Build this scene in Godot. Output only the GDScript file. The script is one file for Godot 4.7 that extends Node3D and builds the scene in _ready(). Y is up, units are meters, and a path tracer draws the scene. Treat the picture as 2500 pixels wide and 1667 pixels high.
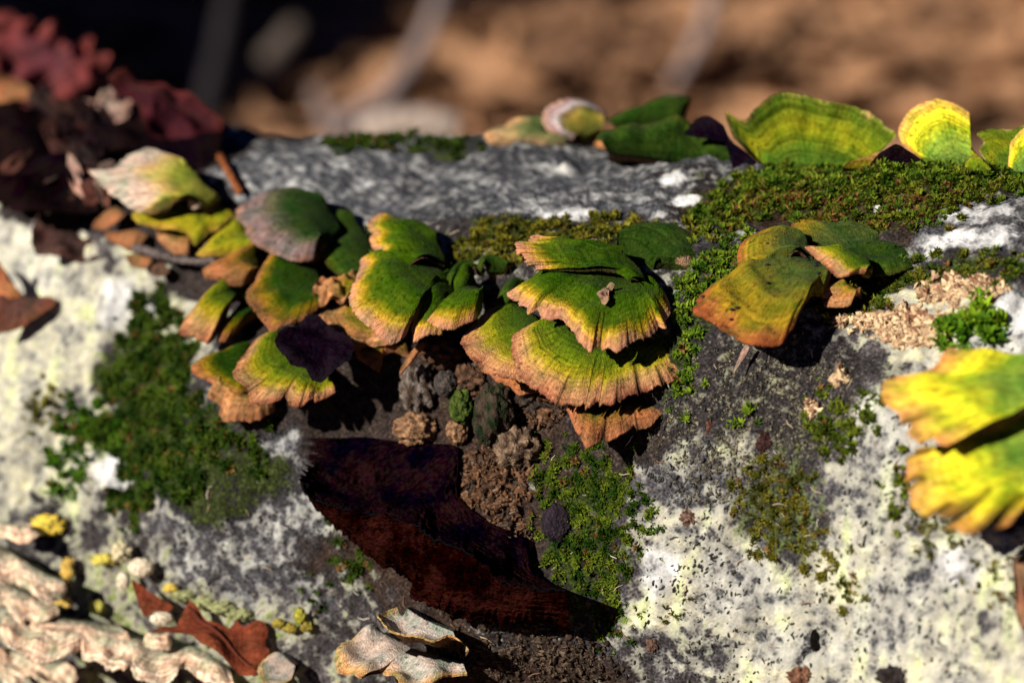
extends Node3D
# A mossy log with bracket fungi. The camera looks down at it; look(px, py) gives the direction of a picture point, hit() the place on the log under it.

const FOCAL := 6946.0
const LOG_DEEP := 0.085
const LOG_HIGH := 0.125
const Z0 := -0.34
const Z1 := 0.44
const T0 := -0.95
const T1 := 2.1

var eye := Vector3(0, 0.5, 0)
var cam_r := Vector3(1, 0, 0)
var cam_u: Vector3
var cam_f: Vector3
var log_c: Vector3
var ax: Vector3
var e1: Vector3
var e2: Vector3
var n3 := FastNoiseLite.new()
var nf := FastNoiseLite.new()
var rng := RandomNumberGenerator.new()
var M := {}
var names := {}


func _ready() -> void:
	rng.seed = 7
	n3.seed = 3
	n3.frequency = 1.0
	n3.fractal_octaves = 3
	nf.seed = 11
	nf.frequency = 1.0
	nf.fractal_type = FastNoiseLite.FRACTAL_NONE
	set_light_and_lens()
	set_log_frame()
	set_materials()
	build_ground()
	build_log()
	build_background()
	build_caps()
	build_lumps()
	build_leaves()
	build_moss()
	build_bits()


func set_light_and_lens() -> void:
	var pitch := deg_to_rad(20.0)
	cam_u = Vector3(0, cos(pitch), -sin(pitch))
	cam_f = Vector3(0, -sin(pitch), -cos(pitch))
	var cam := Camera3D.new()
	cam.name = "camera"
	cam.near = 0.01
	cam.far = 200.0
	var att := CameraAttributesPhysical.new()
	att.frustum_focal_length = 100.0
	att.frustum_near = 0.01
	att.frustum_far = 200.0
	att.exposure_aperture = 5.4
	att.frustum_focus_distance = 0.824
	cam.attributes = att
	add_child(cam)
	cam.position = eye
	cam.rotation = Vector3(-pitch, 0, 0)
	cam.fov = rad_to_deg(2.0 * atan(833.5 / FOCAL))
	var env := Environment.new()
	env.background_mode = Environment.BG_SKY
	var sky := Sky.new()
	var pm := ProceduralSkyMaterial.new()
	pm.sky_top_color = Color(0.07, 0.12, 0.27)
	pm.sky_horizon_color = Color(0.14, 0.18, 0.28)
	pm.ground_bottom_color = Color(0.05, 0.045, 0.04)
	pm.ground_horizon_color = Color(0.1, 0.1, 0.12)
	sky.sky_material = pm
	env.sky = sky
	env.tonemap_mode = Environment.TONE_MAPPER_LINEAR
	env.tonemap_exposure = 1.38
	env.sdfgi_enabled = true
	env.ssao_enabled = true
	env.ssil_enabled = true
	var we := WorldEnvironment.new()
	we.name = "world_environment"
	we.environment = env
	add_child(we)
	var sun := DirectionalLight3D.new()
	sun.name = "sun"
	sun.light_energy = 1.6
	sun.light_color = Color(1.0, 0.95, 0.87)
	sun.light_angular_distance = 0.5
	sun.shadow_enabled = true
	add_child(sun)
	sun.look_at_from_position(Vector3.ZERO, Vector3(0.64, -0.53, -0.56), Vector3.UP)


# ---------------------------------------------------------------- the log's shape

func set_log_frame() -> void:
	var a := Vector3(-1, 0.092, -0.48).normalized()
	ax = to_world(a)
	log_c = eye + to_world(Vector3(0, -0.062, -0.926))
	e1 = (-cam_f - ax * (-cam_f).dot(ax)).normalized()
	e2 = e1.cross(ax).normalized()
	if e2.y < 0:
		e2 = -e2


func to_world(c: Vector3) -> Vector3:
	return cam_r * c.x + cam_u * c.y - cam_f * c.z


func look(px: float, py: float) -> Vector3:
	return (cam_r * ((px - 1250.0) / FOCAL) + cam_u * ((833.5 - py) / FOCAL) + cam_f).normalized()


func at(px: float, py: float, depth: float) -> Vector3:
	return eye + (cam_r * ((px - 1250.0) / FOCAL) + cam_u * ((833.5 - py) / FOCAL) + cam_f) * depth


func swell(z: float, t: float) -> float:
	var c := Vector3(z, cos(t) * 0.1, sin(t) * 0.1)
	return nf.get_noise_3dv(c * 13.0) * 0.007 + n3.get_noise_3dv(c * 70.0) * 0.0022


func log_point(z: float, t: float, fine := false) -> Vector3:
	var d := swell(z, t)
	if fine:
		var c := Vector3(z, cos(t) * 0.1, sin(t) * 0.1)
		d += n3.get_noise_3dv(c * 330.0) * 0.0009
	return log_c + ax * z + e1 * (cos(t) * (LOG_DEEP + d)) + e2 * (sin(t) * (LOG_HIGH + d))


func log_normal(z: float, t: float) -> Vector3:
	return (e1 * (cos(t) / LOG_DEEP) + e2 * (sin(t) / LOG_HIGH)).normalized()


func zt(p: Vector3) -> Vector2:
	var q := p - log_c
	return Vector2(q.dot(ax), atan2(q.dot(e2) / LOG_HIGH, q.dot(e1) / LOG_DEEP))


func depth_in(p: Vector3) -> float:
	var q := p - log_c
	var x := q.dot(e1) / LOG_DEEP
	var y := q.dot(e2) / LOG_HIGH
	var t := atan2(y, x)
	return sqrt(x * x + y * y) - 1.0 - swell(q.dot(ax), t) / lerpf(LOG_DEEP, LOG_HIGH, absf(sin(t)))


func hit(px: float, py: float) -> Vector3:
	var d := look(px, py)
	var s := 0.7
	var best := 9.0
	var best_s := 1.0
	while s < 1.2:
		var v := depth_in(eye + d * s)
		if v < 0.0:
			var lo := s - 0.005
			var hi := s
			for i in 9:
				var m := (lo + hi) * 0.5
				if depth_in(eye + d * m) < 0.0:
					hi = m
				else:
					lo = m
			return eye + d * hi
		if v < best:
			best = v
			best_s = s
		s += 0.005
	return eye + d * best_s


func hit_n(p: Vector3) -> Vector3:
	var q := zt(p)
	return log_normal(q.x, q.y)


# ---------------------------------------------------------------- naming and meshes

func numbered(called: String) -> String:
	var k: int = names.get(called, 0)
	names[called] = k + 1
	return called if k == 0 else "%s_%03d" % [called, k]


func thing(called: String, label: String, category: String, pos: Vector3, group := "") -> Node3D:
	var o := Node3D.new()
	o.name = numbered(called)
	add_child(o, true)
	o.position = pos
	o.set_meta("label", label)
	o.set_meta("category", category)
	if group:
		o.set_meta("group", group)
	return o


func part(called: String, mesh: Mesh, m: Material, parent: Node) -> MeshInstance3D:
	var o := MeshInstance3D.new()
	o.name = called
	o.mesh = mesh
	o.material_override = m
	parent.add_child(o, true)
	return o


func lin(r: float, g: float, b: float) -> Color:
	return Color(r, g, b)


func ramp(list: Array) -> Gradient:
	var g := Gradient.new()
	var off := PackedFloat32Array()
	var col := PackedColorArray()
	for e in list:
		off.append(e[0])
		col.append(Color(e[1], e[2], e[3]))
	g.offsets = off
	g.colors = col
	return g


# a grid of points; up tells which side is the outside; holes: indices of quads left open
func grid_mesh(P: PackedVector3Array, C: PackedColorArray, nu: int, nv: int, out: Vector3, holes := {}, v0 := 0, v1 := -1, uv := PackedVector2Array()) -> ArrayMesh:
	if v1 < 0:
		v1 = nv - 1
	var N := PackedVector3Array()
	N.resize(P.size())
	var total := 0.0
	for j in nv:
		for i in nu:
			var a := P[j * nu + maxi(i - 1, 0)]
			var b := P[j * nu + mini(i + 1, nu - 1)]
			var c := P[maxi(j - 1, 0) * nu + i]
			var d := P[mini(j + 1, nv - 1) * nu + i]
			var n := (b - a).cross(d - c)
			if n.length_squared() < 1e-20:
				n = N[(j - 1) * nu + i] if j > 0 else out
			n = n.normalized()
			N[j * nu + i] = n
			total += n.dot(out)
	var flip := total < 0.0
	if flip:
		for k in N.size():
			N[k] = -N[k]
	var idx := PackedInt32Array()
	for j in range(v0, v1):
		for i in nu - 1:
			if holes.has(j * nu + i):
				continue
			var a := j * nu + i
			var b := a + 1
			var c := a + nu
			var d := c + 1
			# front faces run clockwise seen from outside
			if flip:
				idx.append_array(PackedInt32Array([a, b, c, b, d, c]))
			else:
				idx.append_array(PackedInt32Array([a, c, b, b, c, d]))
	# keep only the rows used
	var lo := v0 * nu
	var n_keep := (v1 - v0 + 1) * nu
	for k in idx.size():
		idx[k] -= lo
	var arr := []
	arr.resize(Mesh.ARRAY_MAX)
	arr[Mesh.ARRAY_VERTEX] = P.slice(lo, lo + n_keep)
	arr[Mesh.ARRAY_NORMAL] = N.slice(lo, lo + n_keep)
	if C.size():
		arr[Mesh.ARRAY_COLOR] = C.slice(lo, lo + n_keep)
	if uv.size():
		arr[Mesh.ARRAY_TEX_UV] = uv.slice(lo, lo + n_keep)
	arr[Mesh.ARRAY_INDEX] = idx
	var m := ArrayMesh.new()
	m.add_surface_from_arrays(Mesh.PRIMITIVE_TRIANGLES, arr)
	return m


func spline(px: Array, closed := false, per := 12) -> PackedVector2Array:
	var p := PackedVector2Array()
	for k in range(0, px.size() - 1, 2):
		p.append(Vector2(px[k], px[k + 1]))
	var n := p.size()
	var r := PackedVector2Array()
	if n == 1:
		r.append(p[0])
		return r
	for k in (n if closed else n - 1):
		var a := p[(k - 1 + n) % n] if closed else p[maxi(k - 1, 0)]
		var b := p[k]
		var c := p[(k + 1) % n]
		var d := p[(k + 2) % n] if closed else p[mini(k + 2, n - 1)]
		for i in per:
			var u := float(i) / per
			# a tight spline: half the usual tangents
			r.append(b.cubic_interpolate(c, b.lerp(a, 0.6), c.lerp(d, 0.6), u))
	r.append(p[0] if closed else p[n - 1])
	return r


func arc(q: PackedVector3Array) -> PackedFloat32Array:
	var l := PackedFloat32Array([0.0])
	for k in range(1, q.size()):
		l.append(l[k - 1] + q[k].distance_to(q[k - 1]))
	return l


func along(q: PackedVector3Array, l: PackedFloat32Array, s: float) -> Vector3:
	if q.size() == 1:
		return q[0]
	var w := clampf(s, 0.0, 1.0) * l[l.size() - 1]
	var k := clampi(l.bsearch(w), 1, l.size() - 1)
	var d := l[k] - l[k - 1]
	return q[k - 1].lerp(q[k], (w - l[k - 1]) / d if d > 1e-9 else 0.0)


func to_plane(px: Vector2, h: Vector3, n: Vector3) -> Vector3:
	var d := look(px.x, px.y)
	return eye + d * ((h - eye).dot(n) / d.dot(n))


# ---------------------------------------------------------------- fungus caps and leaves: a sheet between where it is attached and its rim

func fan(called: String, label: String, category: String, att: Array, rim: Array, o: Dictionary) -> Node3D:
	var closed: bool = o.get("closed", false)
	var rim2 := spline(rim, closed)
	var att2 := spline(att)
	var mid := att2[att2.size() / 2]
	var anchor: Array = o.get("anchor", [mid.x, mid.y])
	var h := hit(anchor[0], anchor[1])
	if o.has("depth"):
		h = at(anchor[0], anchor[1], o.depth)
	var to_c := (eye - h).normalized()
	var phi := deg_to_rad(o.get("phi", 55.0))
	var lam := deg_to_rad(o.get("lam", 0.0))
	var right := cam_r
	var n := (to_c * cos(phi) * cos(lam) + cam_u * sin(phi) + right * sin(lam) * cos(phi)).normalized()
	h += to_c * float(o.get("lift", 0.002))
	var R := PackedVector3Array()
	for p in rim2:
		R.append(to_plane(p, h, n))
	var A := PackedVector3Array()
	for p in att2:
		A.append(to_plane(p, h, n))
	var rl := arc(R)
	var al := arc(A)
	var L := rl[rl.size() - 1]
	var res: float = o.get("res", 0.0004)
	var ns := clampi(int(L / res), 36, 260)
	var nt: int = o.get("nt", 40)
	var seed_v := float(hash(label) % 1000)
	# columns; a slit is a pair of columns that part towards the rim
	var S := PackedFloat32Array()
	for i in ns + 1:
		S.append(float(i) / ns)
	var slits := []
	for sl in o.get("slits", []):
		var best := 1e9
		var bs := 0.5
		var target := to_plane(Vector2(sl[0], sl[1]), h, n)
		for k in R.size():
			var dd := R[k].distance_to(target)
			if dd < best:
				best = dd
				bs = rl[k] / L
		slits.append([bs, sl[2], sl[3] * 0.0005 / L])
		S.append(bs - 2e-5)
		S.append(bs + 2e-5)
	S.sort()
	var nu := S.size()
	var nv := nt + 2
	var ux := (right - n * right.dot(n)).normalized()
	var vy := n.cross(ux)
	var bend: Array = o.get("bend", [0.0, 0.0, 0.0])
	var arch: float = o.get("arch", 0.0015)
	var droop: float = o.get("droop", 0.0)
	var wave: float = o.get("wave", 0.0012)
	var wave_f: float = o.get("wave_f", 90.0)
	var ridge: float = o.get("ridge", 0.0003)
	var rag: float = o.get("rag", 0.02)
	var thick: float = o.get("thick", 0.0022)
	var zone: float = o.get("zone", 0.16)
	var zf: float = o.get("zf", 13.0)
	var streak: float = o.get("streak", 0.25)
	var algae: float = o.get("algae", 0.5)
	var rs: Array = o.get("rs", [-1.0, 2.0])
	var g: Gradient = o.pal
	var under: Color = o.get("under", Color(0.11, 0.065, 0.04))  # default underside kept dark, painting the shade beneath the cap
	var P := PackedVector3Array()
	var Q := PackedVector3Array()
	var C := PackedColorArray()
	var CQ := PackedColorArray()
	P.resize(nu * nv)
	Q.resize(nu * nv)
	C.resize(nu * nv)
	CQ.resize(nu * nv)
	for i in nu:
		var s := S[i]
		var sm := s * L
		# ragged edge: small teeth and larger lobes
		var cut := 1.0 + rag * (nf.get_noise_2d(sm * 1100.0, seed_v) * 0.9 + nf.get_noise_2d(sm * 330.0, seed_v + 9.0))
		var ws := smoothstep(rs[0] - 0.06, rs[0] + 0.04, s) * (1.0 - smoothstep(rs[1] - 0.04, rs[1] + 0.06, s))
		var edge_w := nf.get_noise_2d(sm * 110.0, seed_v + 40.0) * 0.06 + nf.get_noise_2d(sm * 420.0, seed_v + 44.0) * 0.012
		for j in nv:
			var t := maxf(float(j - 1) / nt, 0.0)
			var s2 := s
			var side := 0.0
			for sl in slits:
				var f: float = (t - (1.0 - sl[1])) / sl[1]
				var ds: float = s - sl[0]
				if f > 0.0 and absf(ds) < sl[2] * 8.0:
					var sg := signf(ds)
					s2 += sg * sl[2] * pow(f, 0.7) * exp(-absf(ds) / (sl[2] * 2.5))
					side += sg * f * exp(-absf(ds) / (sl[2] * 3.0))
			var a := along(A, al, s2)
			var r := along(R, rl, s2)
			var p := a + (r - a) * (t * lerpf(1.0, cut, t * t))
			var rel := p - h
			var u := rel.dot(ux)
			var v := rel.dot(vy)
			var hh := arch * 4.0 * t * (1.0 - t) - droop * t * t * t
			hh += bend[0] * u * u + bend[1] * v * v + bend[2] * u * v
			hh += wave * nf.get_noise_3dv(rel * wave_f + Vector3(seed_v, 0, 0)) * minf(t * 2.0, 1.0)
			hh += ridge * (0.45 * nf.get_noise_2d(sm * 260.0, t * 2.2 + seed_v) + 0.25 * nf.get_noise_2d(sm * 800.0, t * 3.0 + seed_v)) * t * t
			hh += ridge * 0.28 * nf.get_noise_2d(t * zf * 1.6 + edge_w * 6.0, seed_v + 3.0)
			hh += side * 0.0005
			p += n * hh
			if j == 0 and not closed:
				# the foot grows out of the bark
				var fw := p - eye
				var fz := fw.dot(cam_f)
				p = hit(1250.0 + fw.dot(cam_r) / fz * FOCAL, 833.5 - fw.dot(cam_u) / fz * FOCAL)
				p -= hit_n(p) * 0.003
			var tc := clampf(t * lerpf(0.55, 1.0, ws), 0.0, 1.0)
			var c := g.sample(clampf(tc + edge_w * t + nf.get_noise_3dv(rel * 900.0) * 0.035, 0.0, 1.0))
			var al_m := clampf((nf.get_noise_3dv(rel * 130.0 + Vector3(0, seed_v, 0)) * 0.9 + nf.get_noise_3dv(rel * 520.0) * 0.5) * algae * 1.6, -1.0, 1.0)
			if al_m > 0.0:
				c = c.lerp(Color(c.r * 0.45, c.g * 0.72, c.b * 0.6), al_m)
			else:
				c = c.lerp(Color(c.r * 1.35, c.g * 1.12, c.b * 1.0), -al_m)
			var mul := 1.0 + streak * nf.get_noise_2d(sm * 1100.0, t * 3.0 + seed_v) + streak * 0.7 * nf.get_noise_2d(sm * 300.0, t * 2.0 + seed_v)
			mul *= 1.0 + 1.3 * zone * nf.get_noise_2d(t * zf * 2.0 + edge_w * 8.0, seed_v + sm * 12.0) + zone * 0.7 * nf.get_noise_2d(t * zf * 4.5 + edge_w * 12.0, seed_v + 77.0)
			mul *= 1.0 - float(o.get("lines", 0.3)) * pow(0.5 + 0.5 * sin(t * t * zf * 6.0 + edge_w * 26.0 + seed_v), 8.0) * smoothstep(0.2, 0.5, t) * (0.6 + nf.get_noise_2d(sm * 60.0, seed_v + 5.0))
			mul *= 1.0 + 0.34 * nf.get_noise_3dv(rel * 1900.0) + 0.16 * nf.get_noise_3dv(rel * 700.0)
			for sl in slits:  # crease shade painted into the cap colour beside each slit
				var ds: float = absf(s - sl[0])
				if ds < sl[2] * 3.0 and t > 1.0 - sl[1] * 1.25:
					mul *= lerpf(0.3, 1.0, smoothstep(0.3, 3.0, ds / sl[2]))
			if not closed and nf.get_noise_3dv(rel * 620.0 + Vector3(seed_v, 9, 0)) > 0.66:
				mul *= 0.4
			mul = clampf(mul, 0.15, 1.9)
			var k := j * nu + i
			P[k] = p - h
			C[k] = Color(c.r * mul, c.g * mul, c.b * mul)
			var th := thick * (1.0 - t) + float(o.get("edge", 0.0007)) * sqrt(maxf(1.0 - t * 0.75, 0.0))
			Q[k] = p - h - n * th
			var mu := 1.0 + 0.5 * nf.get_noise_3dv(rel * 1300.0)
			CQ[k] = Color(under.r * mu, under.g * mu, under.b * mu)
	var holes := {}
	var torn := {}
	for sl in slits:
		var i0 := -1
		for i in nu - 1:
			if S[i] < sl[0] and S[i + 1] > sl[0]:
				i0 = i
		for j in nv - 1:
			if float(j - 1) / nt >= 1.0 - sl[1] - 0.01:
				holes[j * nu + i0] = true
	if o.has("tear"):
		var tr: Array = o.tear
		for j in nv - 1:
			for i in nu - 1:
				var w := P[j * nu + i] + h - eye
				var z := w.dot(cam_f)
				var dx: float = (1250.0 + w.dot(cam_r) / z * FOCAL - tr[0]) / tr[2]
				var dy: float = (833.5 - w.dot(cam_u) / z * FOCAL - tr[1]) / tr[3]
				if dx * dx + dy * dy < 1.0 + 0.5 * nf.get_noise_2d(dx * 3.0, dy * 3.0):
					torn[j * nu + i] = true
	for sp in o.get("spots", []):
		for k in P.size():
			var w := P[k] + h - eye
			var z := w.dot(cam_f)
			var dx: float = (1250.0 + w.dot(cam_r) / z * FOCAL - sp[0]) / sp[2]
			var dy: float = (833.5 - w.dot(cam_u) / z * FOCAL - sp[1]) / sp[3]
			var m := 1.0 - smoothstep(0.7, 1.1, sqrt(dx * dx + dy * dy) + 0.25 * nf.get_noise_2d(dx * 2.0, dy * 2.0))
			if m > 0.0:
				C[k] = C[k].lerp(sp[4], m)
	var root := thing(called, label, category, h, o.get("group", ""))
	if closed:
		part(o.get("top_name", "blade"), grid_mesh(P, C, nu, nv, n, holes), o.get("mat", M.leaf), root)
		part(o.get("under_name", "underside"), grid_mesh(Q, CQ, nu, nv, -n, holes), o.get("mat", M.leaf), root)
	else:
		torn.merge(holes)
		var cut_row := int(nt * float(o.get("margin", 0.84))) + 1
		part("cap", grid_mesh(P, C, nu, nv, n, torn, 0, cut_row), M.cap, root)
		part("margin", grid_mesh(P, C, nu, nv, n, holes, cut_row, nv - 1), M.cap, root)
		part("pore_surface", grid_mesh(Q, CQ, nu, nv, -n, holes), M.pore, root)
	# the walls of the slits, darkened to paint the shade inside them
	for sl in slits:
		for i in nu - 1:
			if not (S[i] < sl[0] and S[i + 1] > sl[0]):
				continue
			for c in 2:
				var WP := PackedVector3Array()
				var WC := PackedColorArray()
				var j0 := clampi(int((1.0 - sl[1]) * nt) + 1, 0, nv - 3)
				for j in range(j0, nv):
					var k := j * nu + i + c
					WP.append(P[k])
					WP.append(Q[k] - n * 0.0004)
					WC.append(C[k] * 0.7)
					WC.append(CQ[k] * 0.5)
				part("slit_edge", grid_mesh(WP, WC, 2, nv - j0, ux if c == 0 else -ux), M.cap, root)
	if o.get("keep", false):
		var kept := PackedVector3Array()
		for p in P:
			kept.append(p + h)
		M.kept = kept
	# the rim's edge
	var E := PackedVector3Array()
	var CE := PackedColorArray()
	for row in 2:
		for i in nu:
			var k := (nv - 1) * nu + i
			E.append(P[k] if row == 0 else Q[k])
			CE.append(C[k])
	var rim_holes := {}
	for k in holes:
		rim_holes[int(k) % nu] = true
	part("edge", grid_mesh(E, CE, nu, 2, P[(nv - 1) * nu + nu / 2].normalized(), rim_holes), o.get("mat", M.leaf) if closed else M.cap, root)
	if o.has("rib"):
		var rb: Array = o.rib
		var line := PackedVector3Array()
		for k in 13:
			var q := to_plane(Vector2(lerpf(rb[0], rb[2], k / 12.0), lerpf(rb[1], rb[3], k / 12.0)), h, n)
			var rel := q - h
			var u := rel.dot(ux)
			var v := rel.dot(vy)
			q += n * (bend[0] * u * u + bend[1] * v * v + bend[2] * u * v + wave * nf.get_noise_3dv(rel * wave_f + Vector3(seed_v, 0, 0)) + 0.0003)
			line.append(q - h)
		part("midrib", tube(line, 0.0007, 0.0003, under), o.get("mat", M.leaf), root)
	return root


func tube(line: PackedVector3Array, r0: float, r1: float, c: Color, sides := 8, rough := 0.15) -> ArrayMesh:
	var P := PackedVector3Array()
	var C := PackedColorArray()
	var n := line.size()
	var side := Vector3.ZERO
	for j in n:
		var d := (line[mini(j + 1, n - 1)] - line[maxi(j - 1, 0)]).normalized()
		if side == Vector3.ZERO:
			side = d.cross(Vector3(0.3, 0.2, 0.9)).normalized()
		side = (side - d * side.dot(d)).normalized()
		var other := d.cross(side)
		var r := lerpf(r0, r1, float(j) / (n - 1))
		if j == 0 or j == n - 1:
			r *= 0.55
		for i in sides + 1:
			var w := TAU * (i % sides) / sides
			var k := 1.0 + rough * nf.get_noise_2d(i % sides * 3.1, j * 1.7 + r0 * 1e4)
			P.append(line[j] + (side * cos(w) + other * sin(w)) * r * k)
			var m := 1.0 + 0.35 * nf.get_noise_2d(i % sides * 2.1 + 50.0, j * 0.9)
			C.append(Color(c.r * m, c.g * m, c.b * m))
	var o := side.cross((line[1] - line[0]).normalized())
	# outward: compare with the first ring
	var mesh := grid_mesh(P, C, sides + 1, n, Vector3.ZERO)
	var probe := (P[sides + 1] - line[1])
	var arr := mesh.surface_get_arrays(0)
	if (arr[Mesh.ARRAY_NORMAL] as PackedVector3Array)[sides + 1].dot(probe) < 0.0:
		mesh = flipped(mesh)
	return mesh


func flipped(mesh: ArrayMesh) -> ArrayMesh:
	var arr := mesh.surface_get_arrays(0)
	var N: PackedVector3Array = arr[Mesh.ARRAY_NORMAL]
	for k in N.size():
		N[k] = -N[k]
	var idx: PackedInt32Array = arr[Mesh.ARRAY_INDEX]
	idx.reverse()
	arr[Mesh.ARRAY_NORMAL] = N
	arr[Mesh.ARRAY_INDEX] = idx
	var m := ArrayMesh.new()
	m.add_surface_from_arrays(Mesh.PRIMITIVE_TRIANGLES, arr)
	return m


# a lumpy closed body with pits; radii along the picture's right, up and towards the eye
func lump_mesh(r: Vector3, col: Array, amp: float, f: float, seed_v: float, rings := 26) -> ArrayMesh:
	var P := PackedVector3Array()
	var C := PackedColorArray()
	var nu := rings * 2 + 1
	for j in rings + 1:
		for i in nu:
			var th := PI * j / rings
			var ph := TAU * (i % (nu - 1)) / (nu - 1)
			var d := Vector3(sin(th) * cos(ph), cos(th), sin(th) * sin(ph))
			var q := Vector3(d.x * r.x, d.y * r.y, d.z * r.z)
			var k := 1.0 + amp * (nf.get_noise_3dv(d * f + Vector3(seed_v, 0, 0)) + 0.45 * nf.get_noise_3dv(d * f * 3.0 + Vector3(0, seed_v, 0)))
			var pit := smoothstep(0.25, 0.5, nf.get_noise_3dv(d * f * 5.0 + Vector3(0, 0, seed_v)))
			k -= pit * 0.05
			q *= k
			P.append(cam_r * q.x + cam_u * q.y - cam_f * q.z)
			var w := clampf(0.5 + 0.9 * nf.get_noise_3dv(d * f * 1.3 + Vector3(seed_v, 5, 0)), 0.0, 1.0)
			var ca: Color = col[0]
			var cb: Color = col[1]
			var c := ca.lerp(cb, w)
			var m := clampf(1.0 + 0.55 * nf.get_noise_3dv(q * 1500.0) - 0.5 * pit, 0.2, 1.8)
			C.append(Color(c.r * m, c.g * m, c.b * m))
	var mesh := grid_mesh(P, C, nu, rings + 1, Vector3.ZERO)
	var arr := mesh.surface_get_arrays(0)
	var N: PackedVector3Array = arr[Mesh.ARRAY_NORMAL]
	var tot := 0.0
	for k in range(nu, nu * rings):
		tot += N[k].dot(P[k])
	return flipped(mesh) if tot < 0.0 else mesh


func swarm(called: String, mesh: Mesh, m: Material, xf: Array, cols: PackedColorArray, parent: Node) -> MultiMeshInstance3D:
	var mm := MultiMesh.new()
	mm.transform_format = MultiMesh.TRANSFORM_3D
	mm.use_colors = true
	mm.mesh = mesh
	mm.instance_count = xf.size()
	for k in xf.size():
		mm.set_instance_transform(k, xf[k])
		mm.set_instance_color(k, cols[k])
	var o := MultiMeshInstance3D.new()
	o.name = numbered(called) if parent == self else called
	o.multimesh = mm
	o.material_override = m
	o.set_meta("kind", "stuff")
	parent.add_child(o, true)
	return o


# ---------------------------------------------------------------- materials

func noise_tex(f: float, oct: int, size := 512, sd := 1, cellular := false) -> NoiseTexture2D:
	var t := NoiseTexture2D.new()
	t.width = size
	t.height = size
	t.seamless = true
	var n := FastNoiseLite.new()
	n.seed = sd
	n.frequency = f
	n.fractal_octaves = oct
	if cellular:
		n.noise_type = FastNoiseLite.TYPE_CELLULAR
	t.noise = n
	return t


func mat(rough: float, spec: float, bump: Texture2D = null, bump_cm := 0.0, scale := 1.0, sheen := 0.0) -> StandardMaterial3D:
	var m := StandardMaterial3D.new()
	m.vertex_color_use_as_albedo = true
	m.roughness = rough
	m.metallic_specular = spec
	if bump:
		m.heightmap_enabled = true
		m.heightmap_texture = bump
		m.heightmap_scale = bump_cm
		m.uv1_triplanar = true
		m.uv1_scale = Vector3.ONE * scale
	if sheen > 0.0:
		m.rim_enabled = true
		m.rim = sheen
		m.rim_tint = 0.6
	return m


func set_materials() -> void:
	var grain := noise_tex(0.05, 4)
	var pores := noise_tex(0.06, 2, 512, 4, true)
	M.cap = mat(0.85, 0.1, grain, 0.035, 55.0, 0.04)
	M.pore = mat(0.95, 0.1, pores, 0.05, 45.0)
	M.leaf = mat(0.75, 0.12, grain, 0.04, 22.0)
	M.bark = mat(0.9, 0.15, grain, 0.12, 25.0)
	M.dark_bark = mat(0.85, 0.06, grain, 0.1, 30.0)
	M.lump = mat(0.85, 0.2, grain, 0.06, 40.0)
	M.moss = mat(0.7, 0.2)
	M.moss.backlight_enabled = true
	M.moss.backlight = Color(0.25, 0.25, 0.25)
	M.speck = mat(0.55, 0.35)
	M.litter = mat(0.8, 0.15)
	M.soil = mat(0.95, 0.1, grain, 0.6, 2.0)


# ---------------------------------------------------------------- the setting

func build_ground() -> void:
	var n := 150
	var P := PackedVector3Array()
	var C := PackedColorArray()
	for j in n + 1:
		for i in n + 1:
			var u := (float(i) / n - 0.5) * 2.0
			var v := (float(j) / n - 0.5) * 2.0
			var x := 60.0 * u * absf(u) * absf(u) + u * 1.5
			var z := -1.5 + 60.0 * v * absf(v) * absf(v) + v * 1.5
			P.append(Vector3(x, ground_y(x, z), z))
			var w := clampf(0.5 + nf.get_noise_2d(x * 3.0, z * 3.0), 0.0, 1.0)
			var c := Color(0.13, 0.08, 0.055).lerp(Color(0.24, 0.15, 0.1), w)
			C.append(c)
	var g := MeshInstance3D.new()
	g.name = "ground"
	g.mesh = grid_mesh(P, C, n + 1, n + 1, Vector3.UP)
	g.material_override = M.soil
	g.set_meta("kind", "structure")
	add_child(g)


func ground_y(x: float, z: float) -> float:
	return 0.02 * nf.get_noise_2d(x * 2.2, z * 2.2) + 0.006 * nf.get_noise_2d(x * 12.0, z * 12.0) - 0.035 + maxf(-1.7 - z, 0.0) * 0.03


func leaf_blank() -> ArrayMesh:
	var P := PackedVector3Array()
	for j in 9:
		var v := j / 8.0
		var w := sin(PI * pow(v, 0.8)) * 0.33 * (1.0 + 0.3 * sin(v * 26.0)) + 0.012
		for i in 5:
			var u := i / 2.0 - 1.0
			P.append(Vector3(u * w, 0.14 * u * u + 0.22 * (v - 0.4) * (v - 0.4) + 0.03 * sin(v * 9.0 + u * 3.0), v - 0.5))
	return grid_mesh(P, PackedColorArray(), 5, 9, Vector3.UP)


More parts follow.
